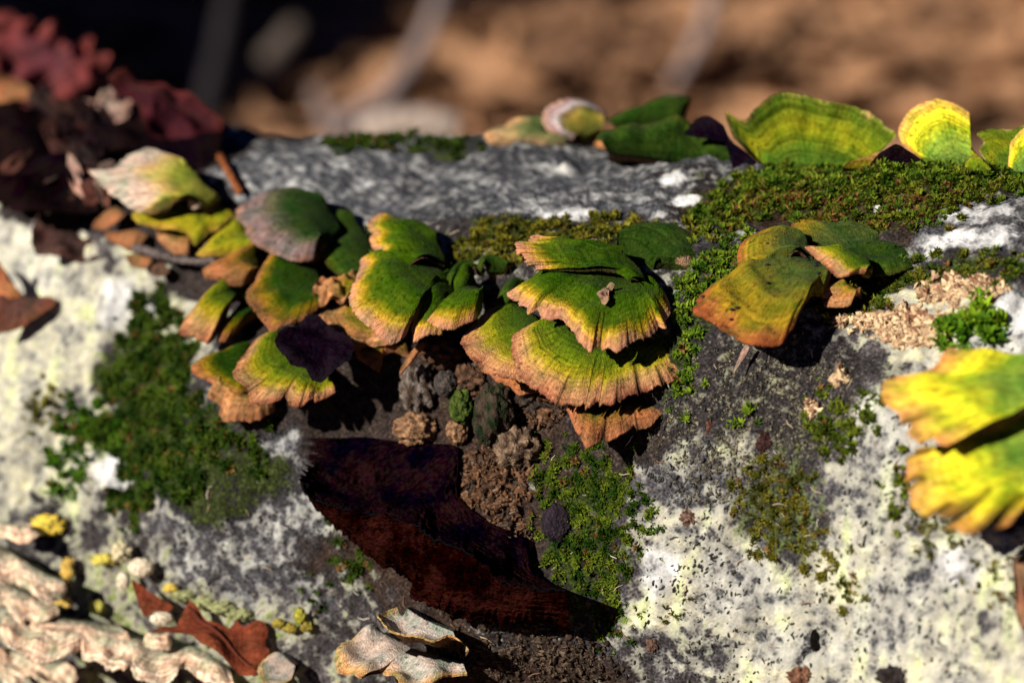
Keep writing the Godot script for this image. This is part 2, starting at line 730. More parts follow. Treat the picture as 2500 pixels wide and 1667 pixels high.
func build_log() -> void:
	var t_start := Time.get_ticks_msec()
	var zs := PackedFloat32Array()
	var z := -0.62
	while z < 0.85:
		zs.append(z)
		z += 0.0011 if z > -0.22 and z < 0.30 else 0.012
	var ts := PackedFloat32Array()
	var t := T0
	while t < T0 + TAU:
		ts.append(t)
		t += 0.0095 if t < 1.75 and t > -0.6 else 0.05
	ts.append(T0 + TAU)
	var nu := zs.size()
	var nv := ts.size()
	var P := PackedVector3Array()
	var UV := PackedVector2Array()
	P.resize(nu * nv)
	UV.resize(nu * nv)
	for j in nv:
		var y := (ts[j] - T0) / (T1 - T0)
		y = y if y <= 1.0 else clampf(2.0 - y, 0.0, 1.0)
		for i in nu:
			var x := (zs[i] - Z0) / (Z1 - Z0)
			P[j * nu + i] = log_point(zs[i], ts[j], true) - log_c
			UV[j * nu + i] = Vector2(pingpong(x, 1.0), y)
	var lg := thing("fallen_log", "thick fallen log with lichen, moss and bracket fungi along its flank", "log", log_c)
	var m := StandardMaterial3D.new()
	m.roughness = 0.88
	m.metallic_specular = 0.2
	var tx := log_textures()
	m.albedo_texture = tx[0]
	m.heightmap_enabled = true
	m.heightmap_texture = tx[1]
	m.heightmap_scale = 0.14
	part("bark", grid_mesh(P, PackedColorArray(), nu, nv, cam_u, {}, 0, nv - 1, UV) if false else log_mesh(P, nu, nv, UV), m, lg)
	for e in 2:
		var D := PackedVector3Array()
		var DC := PackedColorArray()
		for r in 9:
			for k in 41:
				var p := log_point(zs[0] if e == 0 else zs[nu - 1], T0 + TAU * (k % 40) / 40.0) - log_c
				var c := ax * (zs[0] if e == 0 else zs[nu - 1])
				D.append(c + (p - c) * (r / 8.0))
				var b := 0.5 + 0.2 * (r % 2)
				DC.append(Color(0.3 * b, 0.2 * b, 0.12 * b))
		part("cut_end", grid_mesh(D, DC, 41, 9, -ax if e == 0 else ax), M.bark, lg)
	print("log ", Time.get_ticks_msec() - t_start)


func log_mesh(P: PackedVector3Array, nu: int, nv: int, UV: PackedVector2Array) -> ArrayMesh:
	var mesh := grid_mesh(P, PackedColorArray(), nu, nv, Vector3.ZERO, {}, 0, nv - 1, UV)
	var arr := mesh.surface_get_arrays(0)
	var N: PackedVector3Array = arr[Mesh.ARRAY_NORMAL]
	var k := (nv / 8) * nu + nu / 2
	return mesh if N[k].dot(P[k] - ax * P[k].dot(ax)) > 0.0 else flipped(mesh)


var pw := 256
var ph := 128
var pimg: PackedFloat32Array


func splat(px: float, py: float, rx: float, ry: float, l: float, b: float, g: float, y: float, k := 0.9) -> void:
	var c := zt(hit(px, py))
	var dz := absf(zt(hit(px + rx, py)).x - zt(hit(px - rx, py)).x) * 0.5
	var dt := absf(zt(hit(px, py + ry)).y - zt(hit(px, py - ry)).y) * 0.5
	var cx := (c.x - Z0) / (Z1 - Z0) * pw
	var cy := (c.y - T0) / (T1 - T0) * ph
	var sx := maxf(dz / (Z1 - Z0) * pw, 0.7)
	var sy := maxf(dt / (T1 - T0) * ph, 0.7)
	for j in range(maxi(0, int(cy - sy * 1.4)), mini(ph, int(cy + sy * 1.4) + 1)):
		for i in range(maxi(0, int(cx - sx * 1.4)), mini(pw, int(cx + sx * 1.4) + 1)):
			var d := sqrt(pow((i + 0.5 - cx) / sx, 2.0) + pow((j + 0.5 - cy) / sy, 2.0))
			d += 0.35 * nf.get_noise_2d(i * 0.13 + px, j * 0.13) + 0.2 * nf.get_noise_2d(i * 0.4, j * 0.4 + py)
			var w := k * (1.0 - smoothstep(0.65, 1.15, d))
			if w <= 0.0:
				continue
			var o := (j * pw + i) * 4
			pimg[o] = lerpf(pimg[o], l, w)
			pimg[o + 1] = lerpf(pimg[o + 1], b, w)
			pimg[o + 2] = lerpf(pimg[o + 2], g, w)
			pimg[o + 3] = lerpf(pimg[o + 3], y, w)


func noise_bytes(f: float, oct: int, sd: int, w: int, h: int, kind := FastNoiseLite.TYPE_SIMPLEX_SMOOTH) -> PackedByteArray:
	var n := FastNoiseLite.new()
	n.seed = sd
	n.noise_type = kind
	n.frequency = f * 0.00038
	n.fractal_octaves = oct
	if kind == FastNoiseLite.TYPE_CELLULAR:
		n.fractal_type = FastNoiseLite.FRACTAL_NONE
	return n.get_image(w, h).get_data()


func log_textures() -> Array:
	var w := 2048
	var h := 1024
	pimg = PackedFloat32Array()
	pimg.resize(pw * ph * 4)
	for k in pw * ph:
		pimg[k * 4] = 0.38
		pimg[k * 4 + 1] = 0.25
		pimg[k * 4 + 2] = 0.1
		pimg[k * 4 + 3] = 0.4
	splat(1169, 425, 956, 159, .42, 0, .0, 0)
	splat(1381, 467, 318, 63, .48, 0, .0, 0)
	splat(744, 425, 265, 106, .52, 0, .02, 0)
	splat(1860, 510, 372, 127, .45, .1, .05, .1)
	splat(191, 903, 350, 350, .88, .2, .15, .75)
	splat(63, 616, 138, 148, .95, .2, .1, .5)
	splat(595, 1275, 276, 276, .5, .1, .1, .05)
	splat(1062, 956, 403, 244, .06, .6, .15, .1)
	splat(1116, 1328, 350, 276, .06, .8, .1, .1)
	splat(1860, 988, 276, 191, .27, .3, .1, .6)
	splat(2072, 1488, 637, 318, .9, .1, .03, .7)
	splat(1743, 1275, 233, 212, .72, .15, .05, .6)
	splat(1721, 1158, 191, 85, .5, .15, .1, .5)
	splat(2285, 1062, 212, 191, .8, .1, .05, .3)
	splat(2391, 829, 170, 95, .85, 0, .05, .2)
	splat(1307, 1636, 318, 74, .15, .8, .1, .2)
	splat(318, 1562, 478, 233, .66, .3, .45, .8)
	splat(2338, 552, 297, 95, .45, .1, .0, .0)
	splat(2391, 520, 116, 23, .95, .0, 0, 0)
	splat(2370, 584, 138, 23, .9, .0, 0, 0)
	splat(361, 956, 138, 212, .1, .2, 1, .3)
	splat(457, 1126, 212, 138, .1, .2, 1, .3)
	splat(1434, 1307, 116, 233, .2, .2, .9, .3)
	splat(2019, 478, 372, 74, .1, .9, .6, .3)
	splat(1381, 579, 297, 47, .1, .4, .9, .3)
	splat(1711, 744, 74, 212, .2, .2, .8, .3)
	splat(1934, 1222, 116, 127, .4, .3, .65, .4)
	splat(2210, 690, 265, 47, .15, .3, .9, .3)
	splat(1105, 361, 63, 21, .1, .1, .7, .3)
	splat(1629, 438, 41, 13, 1, 0, 0, 0)
	splat(1385, 519, 65, 13, 1, 0, 0, 0)
	splat(1338, 554, 23, 8, 1, 0, 0, 0)
	splat(1611, 523, 19, 7, 1.2, 0, 0, 0)
	splat(1674, 490, 32, 9, 1.1, 0, 0, 0)
	splat(1373, 420, 35, 17, .8, .2, 0, .2)
	splat(2189, 498, 53, 20, .9, 0, 0, .1)
	splat(1987, 1254, 31, 95, 1.2, 0, 0, 0)
	splat(1605, 1392, 37, 63, 1.3, 0, 0, 0)
	splat(2327, 1371, 63, 53, 1.3, 0, 0, 0)
	splat(297, 744, 63, 63, 1.2, 0, 0, 0)
	splat(265, 1147, 63, 53, 1.0, 0, 0, 0)
	splat(701, 1073, 63, 42, .6, 0, 0, 0)
	splat(361, 748, 32, 14, 1.2, 0, 0, 0)
	splat(42, 1169, 42, 95, 1.2, .2, 0, 1)
	splat(2465, 765, 63, 63, 1.0, 0, 0, 0)
	splat(871, 1020, 170, 95, -.3, .6, .1, 0)  # cast shade of the caps painted into the bark, next two as well
	splat(1222, 1020, 170, 127, -.3, .8, .1, 0)
	splat(1519, 1094, 127, 63, -.1, .6, .1, 0)
	splat(2264, 733, 148, 42, .9, .4, 0, .9)
	splat(2253, 818, 138, 63, .9, .4, 0, .9)
	splat(425, 393, 148, 95, -.5, .5, 0, 0)  # dark cover of leaves and shade painted into the bark under the heap
	splat(127, 425, 170, 95, -.5, .5, 0, 0)
	splat(701, 850, 148, 201, -.4, .5, .1, 0)  # gaps between the caps darkened, painting their shade into the bark
	splat(531, 690, 116, 53, -.3, .5, .1, 0)
	splat(956, 744, 127, 159, -.4, .5, .3, 0)
	splat(680, 627, 138, 63, -.4, .5, .1, 0)
	splat(350, 510, 212, 63, -.4, .5, 0, 0)
	splat(1700, 1190, 170, 63, .52, .1, .1, .3)
	splat(2104, 1201, 95, 116, .62, .1, .1, .4)
	splat(2189, 1477, 116, 138, .66, .05, .05, .3)
	splat(1796, 1424, 116, 95, .7, .05, .02, .3)
	splat(1658, 1583, 148, 53, .4, .2, .1, .3)
	splat(2402, 1519, 95, 95, .6, .2, .15, .5)
	splat(1966, 1573, 127, 53, .68, .1, .05, .3)
	splat(1913, 1232, 127, 138, .4, .2, .6, .4)
	var pb := PackedByteArray()
	pb.resize(pw * ph * 4)
	for k in pw * ph * 4:
		pb[k] = int(clampf(pimg[k], 0.0, 1.0) * 255.0)
	var pi := Image.create_from_data(pw, ph, false, Image.FORMAT_RGBA8, pb)
	pi.resize(w, h, Image.INTERPOLATE_CUBIC)
	var pd := pi.get_data()
	var a1 := noise_bytes(60.0, 3, 1, w, h)
	var a2 := noise_bytes(210.0, 4, 2, w, h)
	var a3 := noise_bytes(900.0, 3, 3, w, h)
	var a4 := noise_bytes(330.0, 1, 4, w, h, FastNoiseLite.TYPE_CELLULAR)
	var st := FastNoiseLite.new()
	st.seed = 9
	st.frequency = 0.045
	st.fractal_octaves = 4
	var si := st.get_image(w, h / 7)
	si.resize(w, h, Image.INTERPOLATE_CUBIC)
	var a5 := si.get_data()
	var lut := PackedByteArray()
	for k in 1025:
		lut.append(int(clampf(Color(k / 1024.0, 0, 0).linear_to_srgb().r, 0.0, 1.0) * 255.0 + 0.5))
	var out := PackedByteArray()
	out.resize(w * h * 3)
	var hb := PackedByteArray()
	hb.resize(w * h)
	var i1 := 1.0 / 255.0
	for k in w * h:
		var n1 := a1[k] * i1
		var n2 := a2[k] * i1
		var n3v := a3[k] * i1
		var n4 := a4[k] * i1
		var o := k * 4
		var li := pd[o] * i1
		var br := pd[o + 1] * i1
		var gr := pd[o + 2] * i1
		var ye := pd[o + 3] * i1
		var m := clampf((li + (n1 - 0.5) * 0.6 + (n2 - 0.5) * 0.75 + (n3v - 0.5) * 0.25 - 0.40) * (1.9 + 3.1 * clampf(ye * 3.0 + gr + br * 2.0, 0.0, 1.0)) + (0.12 if ye < 0.05 else 0.0), 0.0, 1.0)
		var dk := 0.12 + 2.4 * n3v * n3v * (0.3 + 1.7 * n2)
		dk *= lerpf(1.0, 3.4, clampf((li - 0.34) * 4.0, 0.0, 1.0))
		var r := lerpf(0.03, 0.04, br) * dk
		var g := lerpf(0.033, 0.022, br) * dk
		var b := lerpf(0.041, 0.014, br) * dk
		var yy := clampf(ye * (n1 * 1.1 + n2 * 0.6), 0.0, 1.0)
		var hi := clampf((li - 0.4) * 1.8, 0.0, 1.0)
		var n5 := a5[k] * i1
		var lv := lerpf(0.22, 0.6, hi) * (1.0 + 0.85 * (n5 - 0.5)) * (1.0 + 1.2 * (n1 - 0.5) + lerpf(0.95, 0.6, hi) * (n2 - 0.5) + 0.6 * (n3v - 0.5) + 0.3 * (n4 - 0.5))
		lv = clampf(lv, 0.04, 0.86)
		var tint := clampf((n5 - 0.52) * 3.0 + (n1 - 0.5) * 1.5, 0.0, 1.0) * clampf(ye * 1.4, 0.0, 1.0)
		r = lerpf(r, lerpf(0.86, 0.9, yy) * lv * (1.0 - 0.22 * tint), m)
		g = lerpf(g, lerpf(0.9, 0.88, yy) * lv * (1.0 - 0.1 * tint), m)
		b = lerpf(b, lerpf(0.98, 0.62, yy) * lv * (1.0 - 0.42 * tint), m)
		var ga := clampf((gr + (n2 - 0.5) * 1.1 + (n1 - 0.5) * 0.5 - 0.42) * 2.6, 0.0, 0.85)
		r = lerpf(r, 0.028 * dk, ga)
		g = lerpf(g, 0.042 * dk, ga)
		b = lerpf(b, 0.007 * dk, ga)
		o = k * 3
		out[o] = lut[int(clampf(r, 0.0, 1.0) * 1024.0)]
		out[o + 1] = lut[int(clampf(g, 0.0, 1.0) * 1024.0)]
		out[o + 2] = lut[int(clampf(b, 0.0, 1.0) * 1024.0)]
		hb[k] = int(clampf(0.4 * n2 + 0.35 * n3v + 0.25 * m, 0.0, 1.0) * 255.0)
	var im := Image.create_from_data(w, h, false, Image.FORMAT_RGB8, out)
	var hm := Image.create_from_data(w, h, false, Image.FORMAT_L8, hb)
	return [ImageTexture.create_from_image(im), ImageTexture.create_from_image(hm)]


# ---------------------------------------------------------------- bracket fungi

func bracket(label: String, att: Array, rim: Array, o: Dictionary) -> void:
	fan("bracket_fungus", label, "bracket fungus", att, rim, o)


func build_caps() -> void:
	var t0 := Time.get_ticks_msec()
	var olive := ramp([[0.0, 0.016, 0.032, 0.003], [0.5, 0.03, 0.07, 0.004], [0.74, 0.06, 0.105, 0.005], [0.81, 0.22, 0.18, 0.008], [0.87, 0.42, 0.28, 0.03], [0.92, 0.46, 0.24, 0.1], [1.0, 0.38, 0.19, 0.125]])
	var lime := ramp([[0.0, 0.018, 0.04, 0.004], [0.3, 0.045, 0.09, 0.005], [0.55, 0.115, 0.155, 0.007], [0.69, 0.27, 0.235, 0.014], [0.76, 0.38, 0.25, 0.06], [0.86, 0.4, 0.215, 0.105], [0.96, 0.35, 0.16, 0.085], [1.0, 0.2, 0.08, 0.05]])
	var dark := ramp([[0.0, 0.01, 0.024, 0.003], [0.6, 0.018, 0.05, 0.004], [0.7, 0.08, 0.085, 0.005], [0.82, 0.21, 0.14, 0.01], [0.92, 0.27, 0.13, 0.04], [1.0, 0.26, 0.11, 0.06]])
	var green := ramp([[0.0, 0.014, 0.03, 0.005], [0.7, 0.026, 0.056, 0.008], [0.93, 0.04, 0.066, 0.007], [1.0, 0.045, 0.045, 0.012]])
	var brown := ramp([[0.0, 0.05, 0.05, 0.006], [0.35, 0.1, 0.085, 0.008], [0.55, 0.28, 0.13, 0.03], [0.75, 0.31, 0.13, 0.055], [1.0, 0.3, 0.12, 0.06]])
	var tan := ramp([[0.0, 0.09, 0.085, 0.006], [0.35, 0.22, 0.16, 0.015], [0.55, 0.36, 0.18, 0.065], [0.8, 0.4, 0.2, 0.095], [1.0, 0.34, 0.15, 0.075]])
	var honey := ramp([[0.0, 0.026, 0.05, 0.014], [0.4, 0.06, 0.085, 0.018], [0.7, 0.18, 0.15, 0.012], [0.86, 0.26, 0.18, 0.015], [0.92, 0.27, 0.12, 0.03], [1.0, 0.21, 0.065, 0.025]])
	var mauve := ramp([[0.0, 0.008, 0.024, 0.004], [0.5, 0.02, 0.045, 0.01], [0.68, 0.07, 0.075, 0.045], [0.8, 0.14, 0.11, 0.11], [0.93, 0.16, 0.12, 0.13], [1.0, 0.24, 0.14, 0.11]])
	var pale := ramp([[0.0, 0.17, 0.22, 0.04], [0.35, 0.3, 0.3, 0.04], [0.55, 0.5, 0.38, 0.14], [0.7, 0.48, 0.38, 0.32], [1.0, 0.45, 0.38, 0.34]])
	var moss_y := ramp([[0.0, 0.1, 0.15, 0.014], [0.5, 0.2, 0.23, 0.012], [0.85, 0.3, 0.27, 0.015], [1.0, 0.34, 0.22, 0.045]])
	var banana := ramp([[0.0, 0.08, 0.17, 0.04], [0.42, 0.17, 0.27, 0.03], [0.58, 0.42, 0.48, 0.02], [0.76, 0.72, 0.64, 0.03], [0.9, 0.68, 0.44, 0.07], [1.0, 0.54, 0.27, 0.09]])
	var drab := ramp([[0.0, 0.06, 0.09, 0.03], [0.5, 0.12, 0.14, 0.05], [0.8, 0.3, 0.22, 0.12], [1.0, 0.34, 0.2, 0.11]])
	var fan_g := ramp([[0.0, 0.05, 0.1, 0.014], [0.35, 0.075, 0.135, 0.012], [0.6, 0.19, 0.2, 0.01], [0.85, 0.085, 0.13, 0.01], [0.96, 0.1, 0.13, 0.015], [1.0, 0.38, 0.28, 0.1]])
	var cream := ramp([[0.0, 0.2, 0.22, 0.17], [0.3, 0.42, 0.39, 0.31], [0.55, 0.7, 0.54, 0.43], [0.72, 0.55, 0.38, 0.28], [0.85, 0.78, 0.62, 0.5], [0.93, 0.62, 0.44, 0.33], [1.0, 0.8, 0.64, 0.52]])
	var grey := ramp([[0.0, 0.3, 0.28, 0.27], [0.6, 0.4, 0.36, 0.34], [0.82, 0.45, 0.36, 0.27], [0.92, 0.5, 0.32, 0.15], [1.0, 0.5, 0.31, 0.14]])
	var lilac := ramp([[0.0, 0.12, 0.12, 0.03], [0.4, 0.2, 0.17, 0.03], [0.6, 0.16, 0.11, 0.05], [0.72, 0.42, 0.36, 0.4], [0.88, 0.3, 0.2, 0.22], [1.0, 0.42, 0.27, 0.2]])
	var mid := "bracket fungi crowded along the log's shoulder"

	# the sharp stack in the middle
	bracket("big fan-shaped cap with slit orange margin, below the cap with the hole", [1362, 778, 1452, 804, 1597, 811], [1325, 764, 1311, 783, 1282, 789, 1253, 807, 1249, 833, 1250, 862, 1257, 890, 1275, 916, 1304, 938, 1325, 956, 1354, 970, 1383, 978, 1416, 978, 1428, 974, 1430, 995, 1448, 982, 1462, 974, 1464, 992, 1481, 984, 1506, 977, 1535, 963, 1564, 954, 1593, 945, 1607, 933, 1629, 930, 1651, 916, 1671, 903, 1662, 890, 1644, 880, 1636, 865, 1645, 847, 1640, 818], {pal = lime, phi = 47.0, lift = 0.008, group = mid, slits = [[1188, 1340, 0.42, 1.0], [1284, 1335, 0.38, 1.1], [1553, 1256, 0.33, 0.9], [1710, 1195, 0.2, 0.6], [1000, 1305, 0.25, 0.35], [1400, 1322, 0.22, 0.4]].map(fix_c), ridge = 0.0006, streak = 0.3, zone = 0.2, nt = 60, res = 0.00032, wave = 0.0012, rag = 0.02, droop = 0.001, algae = 0.3})
	bracket("green cap with a torn hole, yellow band and pink frilled tip atop the stack", [1398, 655, 1470, 663, 1564, 688], [1354, 654, 1307, 665, 1264, 685, 1238, 700, 1249, 713, 1268, 719, 1263, 731, 1286, 739, 1289, 751, 1312, 745, 1325, 761, 1343, 767, 1369, 769, 1390, 786, 1405, 807, 1412, 825, 1423, 834, 1441, 846, 1455, 833, 1465, 834, 1470, 840, 1486, 836, 1503, 844, 1518, 840, 1535, 830, 1550, 818, 1578, 807, 1600, 794, 1608, 778, 1627, 786, 1627, 761, 1636, 749, 1638, 731, 1631, 710, 1611, 693], {pal = olive, tear = [1490, 715, 11, 16], phi = 50.0, lift = 0.013, group = mid, slits = [[1285, 925, 0.28, 0.6], [1240, 940, 0.3, 0.2], [1480, 910, 0.2, 0.4], [1590, 855, 0.22, 0.4], [1640, 825, 0.2, 0.4]].map(fix_c), ridge = 0.0005, nt = 60, res = 0.00032, rag = 0.012, arch = 0.003, droop = 0.002, wave = 0.0014, algae = 0.4})
	bracket("narrow curled green cap with a frilled pink end, uppermost of the sharp stack", [1524, 619, 1564, 655, 1578, 688], [1506, 608, 1484, 595, 1452, 588, 1409, 590, 1376, 587, 1343, 578, 1327, 574, 1315, 569, 1294, 570, 1287, 584, 1259, 586, 1257, 605, 1269, 625, 1279, 634, 1278, 645, 1289, 645, 1288, 655, 1307, 651, 1304, 664, 1322, 655, 1362, 656, 1416, 646, 1484, 651, 1535, 681], {pal = olive, rs = [0.28, 0.68], under = Color(0.03, 0.03, 0.012), phi = 50.0, lift = 0.0135, group = mid, ridge = 0.0006, rag = 0.02, arch = 0.002, zone = 0.25, nt = 50, res = 0.00035, slits = [[745, 345, 0.2, 0.4], [800, 415, 0.25, 0.4]].map(fix_c)})
	bracket("rounded dark green dome with one pale pink worn spot, behind the stack", [1513, 619, 1542, 655, 1593, 670], [1506, 595, 1535, 577, 1578, 560, 1622, 554, 1669, 561, 1709, 583, 1734, 619, 1742, 641, 1725, 663, 1698, 677, 1651, 674, 1622, 670], {pal = green, spots = [[1672, 637, 22, 13, Color(0.42, 0.27, 0.17)]], under = Color(0.02, 0.025, 0.01), phi = 46.0, lift = 0.001, group = mid, arch = 0.007, rag = 0.006, streak = 0.12, zone = 0.3, wave = 0.0008, algae = 0.5, edge = 0.002})
	bracket("plain fan cap with yellow-orange rings, tucked under the side of the big fan cap", [1260, 742, 1311, 775, 1347, 836], [1231, 743, 1202, 753, 1181, 768, 1152, 790, 1134, 811, 1125, 836, 1137, 856, 1143, 872, 1163, 888, 1188, 906, 1210, 919, 1235, 922, 1268, 922, 1296, 937, 1325, 948], {pal = lime, phi = 52.0, lift = 0.005, group = mid, ridge = 0.0003, streak = 0.2, zone = 0.25, nt = 50, res = 0.00035, rag = 0.014, algae = 0.4})
	bracket("brown-orange shelf cap peeping out lowest under the sharp stack", [1405, 985, 1500, 978, 1600, 965], [1383, 1002, 1398, 1030, 1412, 1060, 1432, 1092, 1455, 1080, 1470, 1068, 1480, 1072, 1505, 1066, 1530, 1052, 1548, 1034, 1560, 1042, 1590, 1035, 1622, 1012, 1655, 1003, 1661, 985, 1655, 973], {pal = brown, phi = 56.0, lift = 0.004, group = mid, slits = [[1474, 1068, 0.6, 0.8], [1558, 1040, 0.3, 0.5]], ridge = 0.0004, streak = 0.3, zone = 0.22, rag = 0.012, nt = 44, res = 0.00035})
	bracket("thin reddish brown lobe between the ringed fan cap and the lumps", [1235, 905, 1275, 927, 1325, 945], [1199, 916, 1217, 932, 1249, 945, 1268, 966, 1289, 963, 1318, 959, 1347, 967], {pal = brown, phi = 50.0, lift = 0.003, group = mid, rag = 0.03, nt = 24})
	bracket("small green cap half hidden behind the pink frilled tip", [1268, 731, 1275, 717, 1275, 702], [1253, 739, 1231, 749, 1213, 749, 1213, 731, 1221, 713, 1235, 697, 1253, 687, 1271, 692], {pal = green, phi = 55.0, lift = 0.002, group = mid, nt = 24, arch = 0.003})

	# the green caps beside it
	bracket("broad rounded green cap with a thin pink line round its margin", [1022, 638, 1080, 660, 1080, 689], [986, 620, 957, 609, 918, 608, 895, 624, 879, 638, 879, 654, 870, 673, 856, 703, 852, 736, 870, 770, 897, 799, 917, 816, 942, 836, 968, 833, 992, 812, 997, 786, 1011, 750, 1044, 710], {pal = olive, margin = 0.9, phi = 52.0, lift = 0.008, group = mid, arch = 0.004, rag = 0.012, streak = 0.2, zone = 0.22, nt = 46, res = 0.0004, rs = [0.15, 0.85]})
	bracket("upright green cap with an orange nibbled edge, topmost of the middle clump", [1069, 595, 1087, 624, 1087, 652], [1047, 566, 1029, 551, 997, 542, 964, 533, 936, 526, 906, 527, 895, 544, 900, 562, 908, 573, 901, 586, 908, 599, 919, 608, 942, 624, 997, 647], {pal = olive, phi = 52.0, lift = 0.010, group = mid, arch = 0.004, rs = [0.25, 0.8], rag = 0.015, nt = 40})
	bracket("tan ringed cap showing a wide bare margin below the broad green cap", [881, 750, 924, 786, 971, 797], [841, 736, 805, 746, 776, 763, 765, 786, 772, 815, 798, 837, 834, 849, 866, 848, 895, 838, 917, 842, 942, 844, 964, 837, 993, 819], {pal = tan, phi = 52.0, lift = 0.004, group = mid, zone = 0.4, zf = 10.0, rag = 0.014, nt = 36})
	bracket("little crumpled pinkish tan cap at the edge of the broad green cap", [884, 689, 877, 728], [863, 671, 845, 674, 834, 685, 809, 687, 783, 679, 774, 692, 765, 710, 772, 732, 790, 740, 809, 728, 834, 736, 848, 730], {pal = tan, phi = 48.0, lift = 0.008, group = mid, rag = 0.04, wave = 0.003, wave_f = 260.0, nt = 28})
	bracket("torn orange-brown bracket hanging under the tan ringed cap", [888, 839, 978, 840], [865, 851, 874, 877, 892, 895, 924, 909, 932, 895, 935, 873, 964, 862, 1000, 870, 998, 849], {pal = brown, phi = 35.0, lift = 0.004, group = mid, rag = 0.04, wave = 0.002, nt = 24})
	bracket("knobbly green cap with a dark dot and a pink lip, beside the stack", [1109, 667, 1109, 718, 1087, 746], [1094, 663, 1062, 699, 1030, 711, 1023, 736, 1011, 739, 998, 768, 1004, 790, 1008, 830, 1036, 828, 1077, 819, 1080, 812, 1069, 786], {pal = olive, phi = 50.0, lift = 0.007, group = mid, arch = 0.004, wave = 0.002, rag = 0.02, nt = 32})
	bracket("humped green cap lying over the knobbly one with the pink lip", [1159, 681, 1181, 718], [1138, 667, 1118, 671, 1107, 689, 1109, 714, 1089, 745, 1065, 768, 1044, 784, 1072, 798, 1105, 801, 1123, 793, 1156, 783, 1177, 757, 1174, 736], {pal = olive, phi = 50.0, lift = 0.010, group = mid, arch = 0.005, rag = 0.012, nt = 34, rs = [0.4, 0.85]})
	bracket("small dark mossy dome next to the mossy hollow above the humped cap", [1232, 667, 1195, 667], [1248, 663, 1228, 645, 1199, 634, 1177, 638, 1164, 655, 1174, 667], {pal = green, phi = 50.0, lift = 0.003, group = mid, arch = 0.004, nt = 22})
	bracket("low green cap between the upright cap and the mossy dome", [1152, 667, 1123, 681], [1163, 671, 1148, 652, 1123, 651, 1098, 667, 1087, 685, 1098, 696], {pal = green, phi = 50.0, lift = 0.004, group = mid, arch = 0.004, nt = 22})

	# the softer clump further along
	bracket("large dark green cap with a wide yellow-brown rim and two slits", [718, 624, 769, 652, 790, 703], [678, 609, 653, 634, 631, 663, 622, 685, 603, 710, 602, 739, 621, 762, 635, 779, 653, 797, 668, 806, 689, 797, 718, 786, 747, 775, 776, 754, 785, 739], {pal = dark, phi = 52.0, lift = 0.007, group = mid, slits = [[888, 930, 0.3, 0.5], [970, 895, 0.3, 0.5]].map(fix_b), rag = 0.012, nt = 36, res = 0.0006})
	bracket("mauve-grey rimmed cap drooping over the dark green clump", [805, 511, 834, 558, 783, 602], [747, 483, 725, 479, 689, 471, 649, 464, 617, 471, 588, 486, 574, 508, 577, 522, 597, 537, 599, 562, 617, 584, 646, 595, 675, 605, 704, 617, 736, 624, 765, 621, 773, 609, 762, 595, 754, 587], {pal = mauve, phi = 54.0, lift = 0.011, group = mid, rag = 0.012, arch = 0.005, droop = 0.002, nt = 36, res = 0.0006})
	bracket("dark moss-covered cap wedged between mauve cap and upright cap", [870, 540, 906, 595, 899, 652], [848, 515, 816, 508, 783, 519, 765, 551, 762, 587, 776, 616, 801, 645, 827, 667, 863, 674], {pal = green, phi = 50.0, lift = 0.002, group = mid, rag = 0.02, nt = 26, res = 0.0006})
	bracket("tan sliver of a cap just under the mauve cap's lip", [725, 620, 772, 620], [700, 623, 707, 639, 736, 643, 776, 639, 790, 623], {pal = tan, phi = 45.0, lift = 0.006, group = mid, nt = 18})
	bracket("pointed brown cap above the folded pod-like cap", [635, 624, 639, 671], [617, 614, 581, 627, 545, 642, 512, 652, 493, 660, 498, 675, 527, 685, 555, 693, 588, 698, 617, 685], {pal = brown, phi = 48.0, lift = 0.008, group = mid, arch = 0.005, nt = 28, res = 0.0006})
	bracket("folded pod-like cap with a tan tip pointing outwards", [602, 699, 595, 736], [574, 703, 545, 707, 516, 725, 480, 746, 454, 772, 434, 812, 454, 823, 483, 834, 508, 840, 519, 826, 552, 783], {pal = lime, phi = 46.0, lift = 0.006, group = mid, arch = 0.007, nt = 30, res = 0.0006})
	bracket("second half of the folded pod, dark green and yellow edged", [621, 718, 642, 761], [606, 725, 570, 772, 537, 804, 527, 833, 545, 834, 574, 816, 602, 791, 635, 768], {pal = dark, phi = 46.0, lift = 0.004, group = mid, arch = 0.004, nt = 26, res = 0.0006})
	bracket("flat pink-tipped cap below the folded pod", [617, 855, 624, 924], [595, 848, 555, 851, 523, 866, 490, 876, 464, 898, 472, 913, 501, 924, 519, 939, 545, 953, 574, 962, 606, 953], {pal = dark, phi = 46.0, lift = 0.005, group = mid, arch = 0.003, nt = 28, res = 0.0006})
	bracket("green cap with four tan tongues split by dark slits", [689, 815, 743, 848, 798, 916], [668, 812, 639, 822, 610, 844, 588, 877, 567, 909, 577, 932, 602, 946, 607, 967, 631, 981, 660, 987, 682, 982, 694, 967, 707, 987, 736, 990, 762, 973, 769, 984, 795, 969, 820, 953, 809, 936], {pal = lime, phi = 50.0, lift = 0.008, group = mid, slits = [[800, 1440, 0.4, 0.8], [910, 1490, 0.36, 0.5], [1010, 1450, 0.4, 0.8], [565, 1400, 0.25, 0.6]].map(fix_b), rag = 0.01, ridge = 0.0006, nt = 36, res = 0.0005})
	bracket("lumpy bare tan bracket at the bottom of the softer clump", [555, 953, 649, 971], [519, 955, 505, 971, 537, 989, 534, 1007, 555, 1025, 599, 1030, 635, 1026, 668, 1007, 672, 989], {pal = tan, phi = 40.0, lift = 0.004, group = mid, arch = 0.005, wave = 0.002, rag = 0.03, nt = 26, res = 0.0006})

	# the honey-coloured group
	var hon := "honey and green caps on the bright bark"
